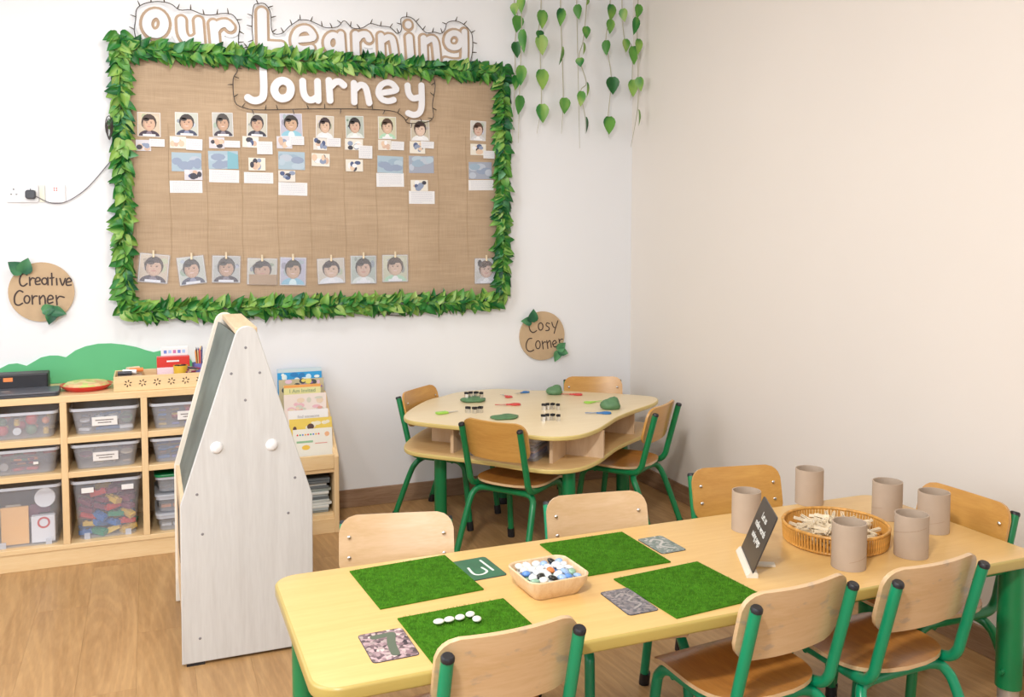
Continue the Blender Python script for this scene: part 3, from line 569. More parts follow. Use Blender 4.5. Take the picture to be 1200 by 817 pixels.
garland('long leafy garland along the bottom edge of the board', (-.86, 1.105), (-2.82, 1.110), 290, .036, -1, [4, 2.2, 1.6, 3, .6])
garland('leafy garland down the left edge of the board', (-2.825, 2.42), (-2.830, 1.09), 180, .022, 1, [3, 2, 2.2, 2, 1])
garland('leafy garland down the right edge of the board', (-.852, 2.40), (-.862, 1.10), 182, .022, 1, [3, 4, .7, 2, 1.4])

# ---- hanging vines
VN = {'A1': 'leftmost strand beside the board with pale leaves', 'A2': 'second strand from the board, ending in a curled tail', 'B': 'strand with five broad leaves, third from the board', 'C': 'strand with three widely spaced leaves', 'D1': 'short strand carrying a single pale leaf', 'D': 'strand with many narrow leaves, left of centre', 'E': 'strand ending in one broad dark leaf above the wall corner', 'F': 'strand with a heart shaped pale leaf, left of the corner', 'G': 'strand hanging at the wall corner, nearest the beige wall'}
for nm, y, lv, tip in VINES:
    x = lv[0][0]; t = thing('hanging_vine', 'artificial vine: ' + VN[nm], 'vine', (x, y, 2.99), 0, 'artificial vines hanging from the ceiling')
    path = [(0, 0, 0)] + [(a - x, 0, b + h / 2 - 2.99) for a, b, w_, h in sorted(lv, key=lambda q: -q[1])] + [(tip[0] - x, 0, tip[1] - 2.99)]
    P = smooth_path(path, 4)
    MB().tube(P, [.0028] * (len(P) - 4) + [.0022, .0018, .0014, .0009], 6).build('stem', M_vine, t)
    for k, (a, b, w_, h) in enumerate(lv):
        lm = M_leafL if (k * 7 + len(nm)) % 3 == 0 else M_leafM if w_ > .035 else M_leafL
        if nm in 'EFG' and k > 1 and w_ > .035: lm = M_leafM
        if (nm, k) in (('C', 0), ('B', 1), ('E', 4), ('F', 2), ('G', 0), ('D', 6)): lm = M_leafD
        if (nm, k) in (('F', 0), ('F', 1), ('A1', 0), ('A2', 3), ('B', 2)): lm = M_leafL
        me = leaf_src(max(w_ * 1.12, .055), h, lm, .2, .12)
        nr = (rnd.uniform(-.3, .3), -1, .15) if w_ > .04 else (rnd.choice((-1, 1)) * 1.1, -1, .1)
        o = put_leaf(me, t, (a - x, -.010, b + h / 2 - 2.99), (rnd.uniform(-.15, .15), -.05, -1), nr)

# ---- round signs
def sign(label, c, r_, lines, th, leaves, y=-.012):
    t = thing('round_sign', label, 'sign', (c[0], 0, c[1]), 0, 'round corner signs on the wall')
    MB().prism([(r_ * math.cos(a * PI / 24), r_ * math.sin(a * PI / 24)) for a in range(48)], y, -.001, 'y').build('disc', M_kraftd, t)
    m = MB()
    for p in lines: ribbon(m, [(q[0] - c[0], q[1] - c[1]) for q in p], th, y - .0012, y - .0002, n=4)
    m.build('lettering', M_ink, t)
    for me, p, yd in leaves: put_leaf(me, t, (p[0], y - .012, p[1]), yd, (.1, -1, .15))
big1 = leaf_src(.070, .078, M_leafB, .2, .1); big2 = leaf_src(.055, .068, M_leafB, .3, .15)
sign('round brown sign reading Creative Corner above the storage shelf', (-3.194, 1.212), .141, TXT1, .0036,
     [(big1, (-.075, .095), (-.75, -.2, .65)), (big1, (-.075, .09), (.35, -.2, 1)), (big2, (.045, -.09), (-.25, -.2, -1)), (big2, (.04, -.088), (.9, -.2, -.25)), (big2, (.0, -.09), (.9, -.1, .25))])
sign('round brown sign reading Cosy Corner above the small play table', (-.594, .889), .143, TXT2, .0030,
     [(big2, (-.075, .088), (-1, -.2, .1)), (big1, (-.072, .085), (.1, -.2, 1)), (big2, (.095, -.092), (-.35, -.2, -1)), (big2, (.095, -.09), (.9, -.2, -.25)), (big2, (.09, -.085), (.85, -.1, .6))])

# ---- sockets
t = thing('wall_socket', 'white double power socket with a black plug in its right half', 'socket', (-3.262, 0, 1.678))
MB().prism(rrect(.135, .086, .008), -.010, 0, 'y').build('plate', M_socket, t, bevel=.002)
m = MB()
for dx in (-.035, .035):
    for ax, az, w_, h in ((0, .018, .004, .009), (-.011, -.006, .008, .004), (.011, -.006, .008, .004)): m.box(dx + ax - w_ / 2, dx + ax + w_ / 2, -.0106, -.0098, az - h / 2, az + h / 2)
m.build('pin_holes', M_black, t)
for dx in (-.035, .035): MB().box(dx + .014, dx + .022, -.013, -.0095, .014, .03).build('switch', M_socket, t)
t = thing('power_plug', 'black plug with thin grey cable running up to the board lights', 'plug', (-3.226, -.0107, 1.672))
MB().prism(rrect(.044, .042, .012), -.03, 0, 'y').build('plug_body', M_laptop, t, bevel=.005)
P = smooth_path([(-3.205, -.03, 1.665)] + [(p[0], -.012, p[1]) for p in PLUGCORD[1:]], 4)
MB().tube([(p.x + 3.226, p.y + .0107, p.z - 1.672) for p in P], .0022, 6).build('cable', plain('grey_cable', (.16, .15, .17), .5), t)
t = thing('wall_switch', 'white single wall plate with a red mark beside the double socket', 'switch', (-3.122, 0, 1.680))
MB().prism(rrect(.084, .088, .008), -.009, 0, 'y').build('plate', M_socket, t, bevel=.002)
m = MB()
for dx, dz in ((-.005, .014), (.005, .014), (-.005, .024), (.005, .024)): m.box(dx - .003, dx + .003, -.0096, -.0088, dz - .003, dz + .003)
m.build('red_mark', M_red, t)
t = thing('wall_blank', 'thin cream coloured blank plate between socket and wall switch', 'plate', (-3.179, 0, 1.678))
MB().prism(rrect(.022, .08, .004), -.006, 0, 'y').build('plate', plain('cream_plastic', (.80, .79, .66), .4), t)
t = thing('wall_socket', 'white socket plate cut off by the left edge of the view', 'socket', (-3.404, 0, 1.678))
MB().prism(rrect(.09, .088, .008), -.010, 0, 'y').build('plate', M_socket, t, bevel=.002)
MB().box(-.02, -.005, -.013, -.0095, .01, .03).build('switch', M_socket, t)
# ================================================================ chairs
def make_chair(label, ply, green):
    t = thing('school_chair', label, 'chair'); r = .0145
    for s in (-1, 1):
        x = s * .153
        P = smooth_path([(x, -.224, .635), (x, -.170, .43), (x, -.155, .378), (x, -.125, .350), (x * .96, -.06, .343), (x * .93, .06, .343), (x * .92, .115, .340), (x * .93, .150, .318), (x * .95, .165, .27), (x, .195, .02)], 5)
        MB().tube(P, r, 12).build('side_frame', green, t, smooth=True)
        MB().lathe([(0, .006), (r * .8, .006), (r * 1.02, .002), (r * 1.02, -.006)], n=12).build('post_cap', M_black, t, loc=(x, -.226, .638), rot=(R(14), 0, 0), smooth=True)
        MB().tube([(0, -.006, .045), (0, 0, .0)], r * 1.2, 10).build('foot_cap', M_black, t, loc=(x, .197, 0), smooth=True)
    P = smooth_path([(-.185, -.235, .02), (-.168, -.150, .25), (-.156, -.120, .308), (-.125, -.105, .326), (-.06, -.10, .328), (.06, -.10, .328), (.125, -.105, .326), (.156, -.120, .308), (.168, -.150, .25), (.185, -.235, .02)], 5)
    MB().tube(P, r, 12).build('rear_leg_frame', green, t, smooth=True)
    for s in (-1, 1): MB().tube([(0, .012, .045), (0, 0, 0)], r * 1.2, 10).build('foot_cap', M_black, t, loc=(s * .186, -.237, 0), smooth=True)
    MB().tube([(-.15, .09, .335), (.15, .09, .335)], .009, 8).build('cross_bar', green, t, smooth=True)
    # seat: rounded plywood shell with a waterfall front and a slight dish
    n = 14; vs = []; fs = []
    def hw(v):   # half width at depth v in -1..1
        return .172 * max(.02, 1 - abs(v) ** 3.0) ** .42 if v < 0 else .172 - .012 * v
    rows = 21
    for k in range(rows):
        v = -math.cos(PI * .5 * k / 10) if k < 10 else (k - 10) / (rows - 11); y = .005 + v * .163
        W_ = hw(v)
        if k == rows - 1: W_ *= .93
        for j in range(n + 1):
            u = -1 + 2 * j / n
            z = .372 - .012 * (1 - u * u) * (1 - v * v) - (.016 * max(0, v - .55) ** 2 * 5) + .004 * max(0, -v - .6) * 2
            yy = y
            vs.append((u * W_, yy, z))
    N0 = len(vs); vs += [(a, b, c_ - .011) for a, b, c_ in vs]
    for k in range(rows - 1):
        for j in range(n):
            a = k * (n + 1) + j; fs.append((a, a + 1, a + n + 2, a + n + 1)); fs.append((N0 + a, N0 + a + n + 1, N0 + a + n + 2, N0 + a + 1))
    ring = [j for j in range(n + 1)] + [k * (n + 1) + n for k in range(1, rows)] + [(rows - 1) * (n + 1) + j for j in range(n - 1, -1, -1)] + [k * (n + 1) for k in range(rows - 2, 0, -1)]
    e = MB(); m = MB().add(vs, fs)
    m.add([], []); L = len(ring)
    m.f += [(ring[i], ring[(i + 1) % L], N0 + ring[(i + 1) % L], N0 + ring[i]) for i in range(L)]; m.c += [(1, 1, 1)] * L; m.m += [1] * L
    m.build('seat', [M_plyS, M_plyP], t, smooth=True)
    # backrest: curved rounded board leaning back
    H = .185; Wd = .335; na = 14; nb = 8; vs = []; fs = []
    pts = {}
    for b in range(nb + 1):
        vv = -1 + 2 * b / nb
        for a in range(na + 1):
            uu = -1 + 2 * a / na
            # map the square to a rounded rectangle
            x = uu * Wd / 2; z = vv * H / 2; rc = .052
            ix, iz = Wd / 2 - rc, H / 2 - rc
            if abs(x) > ix and abs(z) > iz:
                dx, dz = (abs(x) - ix) / rc, (abs(z) - iz) / rc; m_ = max(dx, dz); l_ = math.hypot(dx, dz)
                if l_ > 0: dx, dz = dx * m_ / l_, dz * m_ / l_
                x = math.copysign(ix + dx * rc, x); z = math.copysign(iz + dz * rc, z)
            y = -.020 * (1 - (x / (Wd / 2)) ** 2) + .004
            vs.append((x, y, z))
    N0 = len(vs); vs += [(x, y - .011, z) for x, y, z in vs]
    for b in range(nb):
        for a in range(na):
            i = b * (na + 1) + a; fs += [(i, i + 1, i + na + 2, i + na + 1), (N0 + i, N0 + i + na + 1, N0 + i + na + 2, N0 + i + 1)]
    ring = list(range(na + 1)) + [b * (na + 1) + na for b in range(1, nb + 1)] + [nb * (na + 1) + a for a in range(na - 1, -1, -1)] + [b * (na + 1) for b in range(nb - 1, 0, -1)]
    m = MB().add(vs, fs); L = len(ring)
    m.f += [(ring[i], ring[(i + 1) % L], N0 + ring[(i + 1) % L], N0 + ring[i]) for i in range(L)]; m.c += [(1, 1, 1)] * L; m.m += [0] * L
    Mr = Matrix.Rotation(R(14), 4, 'X')
    off = Vector((0, -.1745, .578))
    m.v = [tuple(Mr @ Vector(p) + off) for p in m.v]
    m.build('backrest', ply, t, smooth=True)
    for s in (-1, 1):
        for dz in (-.028, .03):
            p = Mr @ Vector((s * .138, .005, dz)) + off
            MB().ball((0, 0, 0), (.0062, .003, .0062), 8, 5).build('bolt', M_chrome, t, loc=p, smooth=True)
    return t
cP = make_chair('', M_plyP, M_green_lt); cS = make_chair('', M_plyW, M_green_lt); cO = make_chair('', M_plyO, M_green)
used = set()
def chair(src, x, y, rz, label, group):
    root = {'P': cP, 'O': cO, 'S': cS}[src]
    if src in used:
        c = dup(root, (x, y, 0), R(rz), label, group)
        return c
    used.add(src); root.location = (x, y, 0); root.rotation_euler.z = R(rz); root['label'] = label; root['group'] = group; return root
g1 = 'green framed school chairs round the long table'; g2 = 'green framed school chairs round the small wavy table'
chair('P', -2.104, -2.441, 166.4, 'pale wooden chair at the far side of the long table, nearest the white easel', g1)
chair('P', -1.443, -2.483, 172.3, 'pale wooden chair at the far side of the long table, second from the easel', g1)
chair('S', -2.038, -2.876, 3.3, 'pale wooden chair in the foreground, back to us, beside the mat with white pebbles', g1)
chair('S', -1.318, -2.912, 5.0, 'pale wooden chair in the foreground, middle of the three seen from behind, scuffed backrest', g1)
chair('S', -.895, -2.924, 2.9, 'pale wooden chair in the foreground, rightmost of the three seen from behind', g1)
chair('O', -.842, -2.374, 170, 'orange wooden chair at the far side of the long table, behind the small chalkboard sign', g1)
chair('O', -.509, -2.72, 91, 'orange wooden chair at the right end of the long table against the beige wall', g1)
chair('O', -1.164, -1.009, -53.8, 'orange wooden chair at the small table, nearest us and seen from behind', g2)
chair('O', -1.27, -.36, -138, 'orange wooden chair on the left side of the small table', g2)
chair('O', -.542, -.903, 37.1, 'orange wooden chair on the right side of the small table, seen side on from behind', g2)
chair('O', -.441, -.40, 158, 'orange wooden chair at the far corner of the small table beside the white wall', g2)

# ================================================================ long table
def slab(name, pts, z0, z1, mt, me_, parent, r=.009):
    """flat slab with rounded rim: top/bottom in one wood, rim in the edge-band material"""
    P = [Vector((p[0], p[1], 0)) for p in pts]; n = len(P); m = MB()
    A = sum(P[i].x * P[(i + 1) % n].y - P[(i + 1) % n].x * P[i].y for i in range(n)); sg = 1 if A > 0 else -1
    nr = []
    for i in range(n):
        d = (P[(i + 1) % n] - P[i - 1]).normalized(); nr.append(Vector((d.y, -d.x, 0)) * sg)
    prof = []
    for k in range(5):
        a = PI / 2 * k / 4; prof.append((r * (1 - math.sin(a)), z1 - r * (1 - math.cos(a))))
    prof = [(r * (1 - math.sin(PI / 2 * k / 4)), z1 - r + r * math.cos(PI / 2 * k / 4)) for k in range(5)] + [(r * (1 - math.cos(PI / 2 * k / 4)), z0 + r - r * math.sin(PI / 2 * k / 4)) for k in range(5)]
    vs = []
    for ins, z in prof: vs += [(P[i].x - nr[i].x * ins, P[i].y - nr[i].y * ins, z) for i in range(n)]
    L = len(prof); fs = [(k * n + i, k * n + (i + 1) % n, (k + 1) * n + (i + 1) % n, (k + 1) * n + i) for k in range(L - 1) for i in range(n)]
    m.add(vs, fs, mi=1)
    m.f += [tuple(range(n)), tuple((L - 1) * n + i for i in range(n - 1, -1, -1))]; m.c += [(1, 1, 1)] * 2; m.m += [0, 0]
    return m.build(name, [mt, me_], parent, smooth=True)
H1 = .58
tx0, tx1, ty0, ty1 = -2.435, -.375, -3.040, -2.385
T1 = thing('long_table', 'long rectangular beech table with honey coloured edge and thick green legs', 'table', (-1.405, -2.72, 0))
cx, cy = -1.405, -2.72
slab('tabletop', rrect(tx1 - tx0, ty1 - ty0, .065, 7, 0, (ty0 + ty1) / 2 - cy), H1 - .031, H1, M_ttop, M_tedge, T1, .0065)
for (lx, ly) in ((-.955, -.245), (.975, -.265), (-.955, .26), (.955, .26)):
    L_ = MB().tube([(0, 0, .55), (0, 0, .18)], .036, 20).build('leg', M_green, T1, loc=(lx, ly, 0), smooth=True)
    MB().tube([(0, 0, .19), (0, 0, .03)], .029, 18).build('silver_extension', M_silver, L_, smooth=True)
    MB().lathe([(0, 0), (.033, 0), (.033, .02), (.03, .032), (0, .032)], n=16).build('foot_cap', M_black, L_, smooth=True)
    MB().tube([(-.034, -.01, .235), (-.05, -.014, .235)], .006, 8).build('lock_knob', M_green, L_, smooth=True)
for a in (((-.955, -.245), (.975, -.265)), ((-.955, .26), (.955, .26)), ((-.955, -.245), (-.955, .26)), ((.965, -.265), (.955, .26))):
    MB().tube([(a[0][0], a[0][1], .532), (a[1][0], a[1][1], .532)], .014, 8).build('under_rail', M_green, T1, smooth=True)

# ================================================================ small play table
H2 = .60
T2o = thing('play_table', 'small wavy square play table with pale top, lower shelf with cubbies and green legs', 'table', (-.93, -.66, 0))
c2 = Vector((-.93, -.66, 0))
out2 = [(p.x, p.y) for p in smooth_path([(a[0] - c2.x, a[1] - c2.y, 0) for a in T2], 3, True)]
slab('tabletop', out2, H2 - .020, H2, M_ttop2, M_tedge2, T2o, .005)
slab('lower_shelf', out2, H2 - .168, H2 - .148, M_slab2, M_tedge2, T2o, .005)
U = Vector((1, -1, 0)).normalized(); V_ = Vector((1, 1, 0)).normalized()
z0_, z1_ = H2 - .148, H2 - .020
def upanel(u0, u1, v0, v1, label='divider_panel'):
    c = [U * u0 + V_ * v0, U * u1 + V_ * v0, U * u1 + V_ * v1, U * u0 + V_ * v1]
    return MB().prism([(p.x + DX, p.y + DY) for p in c], z0_, z1_, 'z').build(label, M_board, T2o)
DX, DY = .02, .01
for s in (-1, 1):
    upanel(s * .25 - .008, s * .25 + .008, -.455, .44); 
    for a, b in ((-.455, -.258), (-.242, .242), (.258, .44)): upanel(a, b, s * .265 - .008, s * .265 + .008)
for lx, ly in ((-.50, -.02), (-.05, -.52), (.50, -.02), (0, .42)):
    L_ = MB().tube([(0, 0, H2 - .17), (0, 0, .03)], .030, 18).build('leg', M_green, T2o, loc=(lx, ly, 0), smooth=True)
    MB().lathe([(0, 0), (.033, 0), (.033, .025), (.03, .035), (0, .035)], n=16).build('foot_cap', M_black, L_, smooth=True)
for a, b in (((-.50, -.02), (-.05, -.52)), ((-.05, -.52), (.50, -.02)), ((.50, -.02), (0, .42)), ((0, .42), (-.50, -.02))):
    MB().tube([(a[0], a[1], H2 - .187), (b[0], b[1], H2 - .187)], .012, 8).build('under_rail', M_green, T2o, smooth=True)

# ================================================================ easel
EZ = thing('easel', 'tall A shaped white washed wooden easel with sloping chalkboard and two white knobs', 'easel', (-2.42, -1.29, 0))
def eprof(w_=0):
    o = [(-.225 - w_, .010), (-.220 - w_, .565)]
    for k in range(9):
        a = R(162 - 18 * k * .98); o.append((.008 + (.040 + w_) * math.cos(a) * 1.0, 1.130 + (.043 + w_) * math.sin(a)))
    o += [(.226 + w_, .556), (.222 + w_, .010)]
    return o
MB().prism(eprof(), -.298, -.280, 'y').build('front_panel', M_pale, EZ, bevel=.003)
MB().prism([(x - (.028 if z > 1 else .004), z) for x, z in eprof()], .280, .298, 'y').build('rear_panel', M_palew, EZ, bevel=.003)
def slope(s, ins, th, y0, y1, name, mt, t0=0.0, t1=1.0):
    a = Vector((s * .220, .565)); b = Vector((.008 + s * .036, 1.145)); d = (b - a).normalized(); nn = Vector((-d.y, d.x)) * (1 if s > 0 else -1)
    if nn.x * s > 0: nn = -nn
    A = a + nn * ins + (b - a) * t0; B = a + nn * ins + (b - a) * t1
    return MB().prism([tuple(A), tuple(B), tuple(B + nn * th), tuple(A + nn * th)], y0, y1, 'y').build(name, mt, EZ)
M_easelw = wood('easel_light_wood', (.76, .60, .40), (.66, .48, .29), (12, 1.2, 12), .45, big=2)
cbm = MB()
for y_, dx_ in ((-.28, 0), (.28, -.028)):
    for (bx_, bz_) in ((-.217, .565), (-.030 + dx_, 1.140), (-.020 + dx_, 1.136), (-.207, .561)): cbm.v.append((bx_ + .012, y_, bz_ - .004))
cbm.f = [(0, 1, 2, 3), (7, 6, 5, 4), (0, 4, 5, 1), (1, 5, 6, 2), (2, 6, 7, 3), (3, 7, 4, 0)]; cbm.c = [(1, 1, 1)] * 6; cbm.m = [0] * 6
cbm.build('chalkboard', M_chalk, EZ); slope(1, .022, .010, -.28, .28, 'chalkboard', M_chalk, .0, .97)
MB().box(-.030, .046, -.28, .28, 1.146, 1.166).build('top_bar', M_easelw, EZ, bevel=.003)
for s in (-1, 1):
    MB().box(s * .212 - .006, s * .212 + .006, -.28, .28, .10, .552).build('side_board', M_easelw, EZ)
    MB().box(min(s * .150, s * .218), max(s * .150, s * .218), -.28, .28, .553, .566).build('tray_ledge', M_easelw, EZ)
MB().box(-.20, .20, -.28, .28, .06, .078).build('bottom_shelf', M_easelw, EZ)
for fx in (-.18, .18):
    for fy in (-.289, .289): MB().box(fx - .03, fx + .03, fy - .007, fy + .007, 0, .012).build('gap_shade_pad', M_black, EZ)  # black pads added under the panels, darkening the shadow gap above the floor
MB().box(-.219, -.2182, -.10, .08, .30, .50).build('dark_panel', M_laptop, EZ)
for x, z in ((-.098, .757), (.087, .750)):
    MB().lathe([(0, .012), (.012, .011), (.019, .006), (.021, 0)], n=18, M=Matrix.Rotation(R(90), 4, 'X')).build('white_knob', M_socket, EZ, loc=(x, -.298, z), smooth=True)
for x, z in ((.004, 1.098), (-.045, 1.01), (.050, 1.008), (.0, .915), (-.165, .60), (.165, .625), (.14, .50), (-.165, .095), (-.15, .46)):
    MB().lathe([(0, .0012), (.0035, .001), (.005, 0)], n=10, M=Matrix.Rotation(R(90), 4, 'X')).build('screw_head', plain('dull_screw', (.22, .21, .22), .4) if 'dull_screw' not in MATS else MATS['dull_screw'], EZ, loc=(x, -.298, z))
# chalk scribbles on the left board
m = MB(); rr = random.Random(3)
a = Vector((-.220, 0, .565)); b = Vector((-.043, 0, 1.145)); d = (b - a).normalized(); nn = Vector((-d.z, 0, d.x)); nn = nn if nn.x < 0 else -nn
for k in range(16):
    u = rr.uniform(.05, .85); y = rr.uniform(-.24, .2); p = a + (b - a) * u - nn * .0165
    P = [p + d * .03 * math.sin(q * 1.3 + k) + Vector((0, .02 * q, 0)) for q in range(4)]
    m.tube(smooth_path(P, 3), .0016, 4)
m.build('chalk_marks', plain('chalk', (.48, .50, .47), .9), EZ)['kind'] = 'stuff'

# ================================================================ storage shelf
SX = [-3.433, -3.101, -2.769, -2.437]; TH = .028; yb, yf = -.012, -.392
S = thing('storage_shelf', 'low maple storage shelf with open cubbies holding clear plastic bins', 'shelf', (-2.93, -.2, 0))
def sbox(x0, x1, y0, y1, z0, z1, name, mt, be=.002): return MB().box(x0 + 2.93, x1 + 2.93, y0 + .2, y1 + .2, z0, z1).build(name, mt, S, bevel=be)
sbox(-3.435, -2.409, yf, yb, .740, .770, 'top_board', M_maple)
for x in SX: sbox(x, x + TH, yf, yb, .10, .740, 'upright', M_mapleV)
for i in range(3):
    for z0, z1 in ((.555, .583), (.399, .425)): sbox(SX[i] + TH, SX[i + 1], yf, yb, z0, z1, 'shelf_board', M_maple)
sbox(-3.435, -2.409, yf, yb, .078, .10, 'bottom_board', M_maple)
sbox(-3.433, -2.411, yf + .006, yf + .024, .0, .078, 'plinth', M_maple)
sbox(-3.433, -2.411, yb - .02, yb, .0, .078, 'plinth', M_maple)
sbox(-3.433, -2.411, yb, yb + .006, .10, .740, 'back_panel', M_mapleV, 0)
# bins
def tub(name, label, cat, group, w, d, h, loc, mat, label_card=None, rim=.012, taper=.86, feet=False, lid=None):
    t = thing(name, label, cat, loc, 0, group); m = MB(); th = .0022
    def ringpts(s, z, ins): 
        return [Vector((p[0], p[1], z)) for p in rrect(w * s - 2 * ins, d * s - 2 * ins, min(.03, w * .12), 4)]
    lv = [(taper, 0, 0), (taper + (1 - taper) * .5, h * .5, 0), (1, h, 0), (1, h, th), (taper, th * 2, th)]
    n = len(ringpts(1, 0, 0)); vs = []
    for s, z, ins in lv: vs += ringpts(s, z, ins)
    fs = [(k * n + i, k * n + (i + 1) % n, (k + 1) * n + (i + 1) % n, (k + 1) * n + i) for k in range(len(lv) - 1) for i in range(n)]
    fs += [tuple(range(n - 1, -1, -1)), tuple((len(lv) - 1) * n + i for i in range(n))]
    m.add(vs, fs); m.build('shell', mat, t)
    m = MB(); o = rrect(w + .012, d + .012, .03, 4); i_ = rrect(w - .002, d - .002, .028, 4); k = len(o)
    vs = [(p[0], p[1], z) for z in (h - rim, h) for p in o] + [(p[0], p[1], z) for z in (h - rim, h) for p in i_]
    fs = []
    for j in range(k):
        q = (j + 1) % k; fs += [(j, q, k + q, k + j), (2 * k + j, 3 * k + j, 3 * k + q, 2 * k + q), (k + j, k + q, 3 * k + q, 3 * k + j), (j, 2 * k + j, 2 * k + q, q)]
    m.add(vs, fs).build('rim', M_rim, t)
    if label_card:
        for cx_, cz, cw, chh in label_card:
            yy = -d / 2 * (taper + (1 - taper) * cz / h) - .0015
            c_ = MB().box(-cw / 2, cw / 2, -.0006, .0006, -chh / 2, chh / 2).build('label_card', M_white, t, loc=(cx_, yy - .0035, cz), rot=(-math.atan2(d * (1 - taper) / 2, h) * -1, 0, 0))
            if cw > .06:
                l_ = MB(); rr2 = random.Random(int(cx_ * 1000) + int(loc[0] * 100))
                for q, zz in enumerate((chh * .13, -chh * .16)):
                    x = -cw * (.36 - .1 * q)
                    while x < cw * (.34 - .12 * q):
                        s = rr2.uniform(.002, .005); l_.box(x, x + s, -.0010, -.0007, zz - .0025, zz + .0025); x += s + .0016
                l_.build('print', M_ink, c_)
    if feet:
        for sx in (-1, 1): MB().box(sx * w * taper * .36 - .012, sx * w * taper * .36 + .012, -d * taper / 2 - .001, -d * taper / 2 + .003, .0, h * .10).build('corner_foot', M_rim, t, rot=(0, 0, 0))
    if lid:
        MB().prism(rrect(w + .02, d + .02, .03, 4), h, h + .012, 'z').build('lid', lid, t, bevel=.003)
    return t
def brick(m_, s=.032): 
    b = MB().box(-s, s, -s * .5, s * .5, 0, s * .62)
    for dx in (-.5, .5):
        b.lathe([(s * .26, s * .60), (s * .26, s * .78), (0, s * .78)], (dx * s, 0, 0), 8)
    return b
pieces_cache = {}
def piece(kind, mat, loc, s, rot, label, group):
    key = (kind, mat.name)
    if key not in pieces_cache:
        if kind == 'block': me = brick(mat, 1).build('toy_block', mat)
        elif kind == 'ball': me = MB().ball((0, 0, 1), 1, 12, 8).build('toy_ball', mat, smooth='all')
        elif kind == 'disc': me = MB().lathe([(0, 0), (1, 0), (1.05, .15), (1, .3), (0, .3)], n=16).build('toy_disc', mat, smooth=True)
        elif kind == 'stick': me = MB().tube([(-1, 0, .15), (1, 0, .15)], .15, 8).build('toy_stick', mat)
        elif kind == 'jar': me = MB().lathe([(0, 0), (.6, 0), (.65, .1), (.65, 1.1), (.5, 1.25), (.5, 1.5), (0, 1.5)], n=14).build('toy_jar', mat, smooth=True)
        else: me = MB().box(-1, 1, -.5, .5, 0, .5).build('toy_box', mat, bevel=.05)
        pieces_cache[key] = me; o = me
    else:
        o = pieces_cache[key].copy(); COL.objects.link(o)
    o.location = loc; o.scale = (s, s, s); o.rotation_euler = rot; o.name = {'block': 'toy_block', 'ball': 'toy_ball', 'disc': 'toy_disc', 'stick': 'toy_stick', 'jar': 'craft_jar', 'box': 'craft_box'}[kind]
    return tag(o, label, 'toy', group)
CN = {M_red.name: 'red', M_blue.name: 'blue', M_yel.name: 'yellow', M_green_lt.name: 'green', M_lime.name: 'lime green', M_white.name: 'white', M_orange.name: 'orange', M_maroon.name: 'maroon', M_purple.name: 'violet', M_cream.name: 'cream', M_laptop.name: 'dark grey', M_silver.name: 'silver grey', M_black.name: 'black', M_dough.name: 'dull green', M_pglass.name: 'glassy white', M_kraft.name: 'brown'}
binspec = []
for i, cn in ((0, 'left'), (1, 'middle'), (2, 'right')):
    xc = SX[i] + TH + (SX[1] - SX[0] - TH) / 2
    for z, h, rn in ((.583, .122, 'top'), (.425, .116, 'middle')):
        cards = [(.0 if i == 1 else .03, h * .48, .105, .042)] if not (i == 0) else ([(.05, .05, .02, .012)] if rn == 'middle' else None)
        if i == 2 and rn == 'middle': cards = None
        tub('plastic_bin', 'shallow clear plastic bin in the %s row, %s column of the storage shelf' % (rn, cn), 'bin', 'shallow clear bins on the storage shelf', .278, .34, h, (xc, -.207, z + .0005), M_clear, cards)
        binspec.append((xc, z, .24, .27, h * .78, i, rn, cn))
rr = random.Random(21)
PAL = {(0, 'top'): [('ball', M_red, .026), ('disc', M_white, .022), ('ball', M_dough, .024), ('jar', M_yel, .02), ('disc', M_white, .02), ('ball', M_orange, .02), ('box', M_cream, .025)],
       (0, 'middle'): [('stick', M_red, .05), ('box', M_red, .025), ('stick', M_maroon, .045), ('disc', M_silver, .02), ('box', M_orange, .02), ('stick', M_dough, .04), ('disc', M_laptop, .02)],
       (1, 'top'): [('box', M_silver, .03), ('disc', M_white, .025), ('stick', M_blue, .05), ('box', M_white, .03), ('disc', M_dough, .03), ('box', M_laptop, .02)],
       (1, 'middle'): [('stick', M_silver, .05), ('disc', M_laptop, .02), ('disc', M_maroon, .03), ('box', M_kraft, .02), ('ball', M_silver, .016), ('disc', M_cream, .028)],
       (2, 'top'): [('ball', M_orange, .018), ('box', M_blue, .02), ('ball', M_lime, .018), ('box', M_yel, .018), ('ball', M_red, .018), ('box', M_purple, .02), ('box', M_green_lt, .02)],
       (2, 'middle'): [('box', M_blue, .028), ('box', M_purple, .022), ('disc', M_blue, .03), ('box', M_orange, .016), ('stick', M_blue, .04)]}
for xc, z, w_, d_, h_, i, rn, cn in binspec:
    pal = PAL[(i, rn)]; nx = 4; ny = 2
    for lay in range(2):
        for a in range(nx):
            for b in range(ny):
                kd, mt, s = pal[(a + b * 3 + lay * 2) % len(pal)] if rr.random() < .5 else rr.choice(pal)
                s *= rr.uniform(.8, 1.0)
                rot = (0, 0, rr.uniform(-.5, .5)) if kd != 'disc' else ((R(70), 0, rr.uniform(-.4, .4)) if lay == 0 else (R(8), 0, 0))
                x = xc - w_ * .36 + a * w_ * .24; y = -.207 - d_ * .30 + b * d_ * .42
                if kd == 'stick': x = xc + rr.uniform(-.03, .03)
                z_ = z + .006 + lay * .044 + (s if kd == 'disc' and lay == 0 else 0)
                piece(kd, mt, (x, y, z_), s, rot, '%s %s in the %s %s shelf bin' % (CN[mt.name], kd, {'top': 'top row', 'middle': 'second row'}[rn], cn), 'loose craft pieces in the %s row %s bin' % (rn, cn))
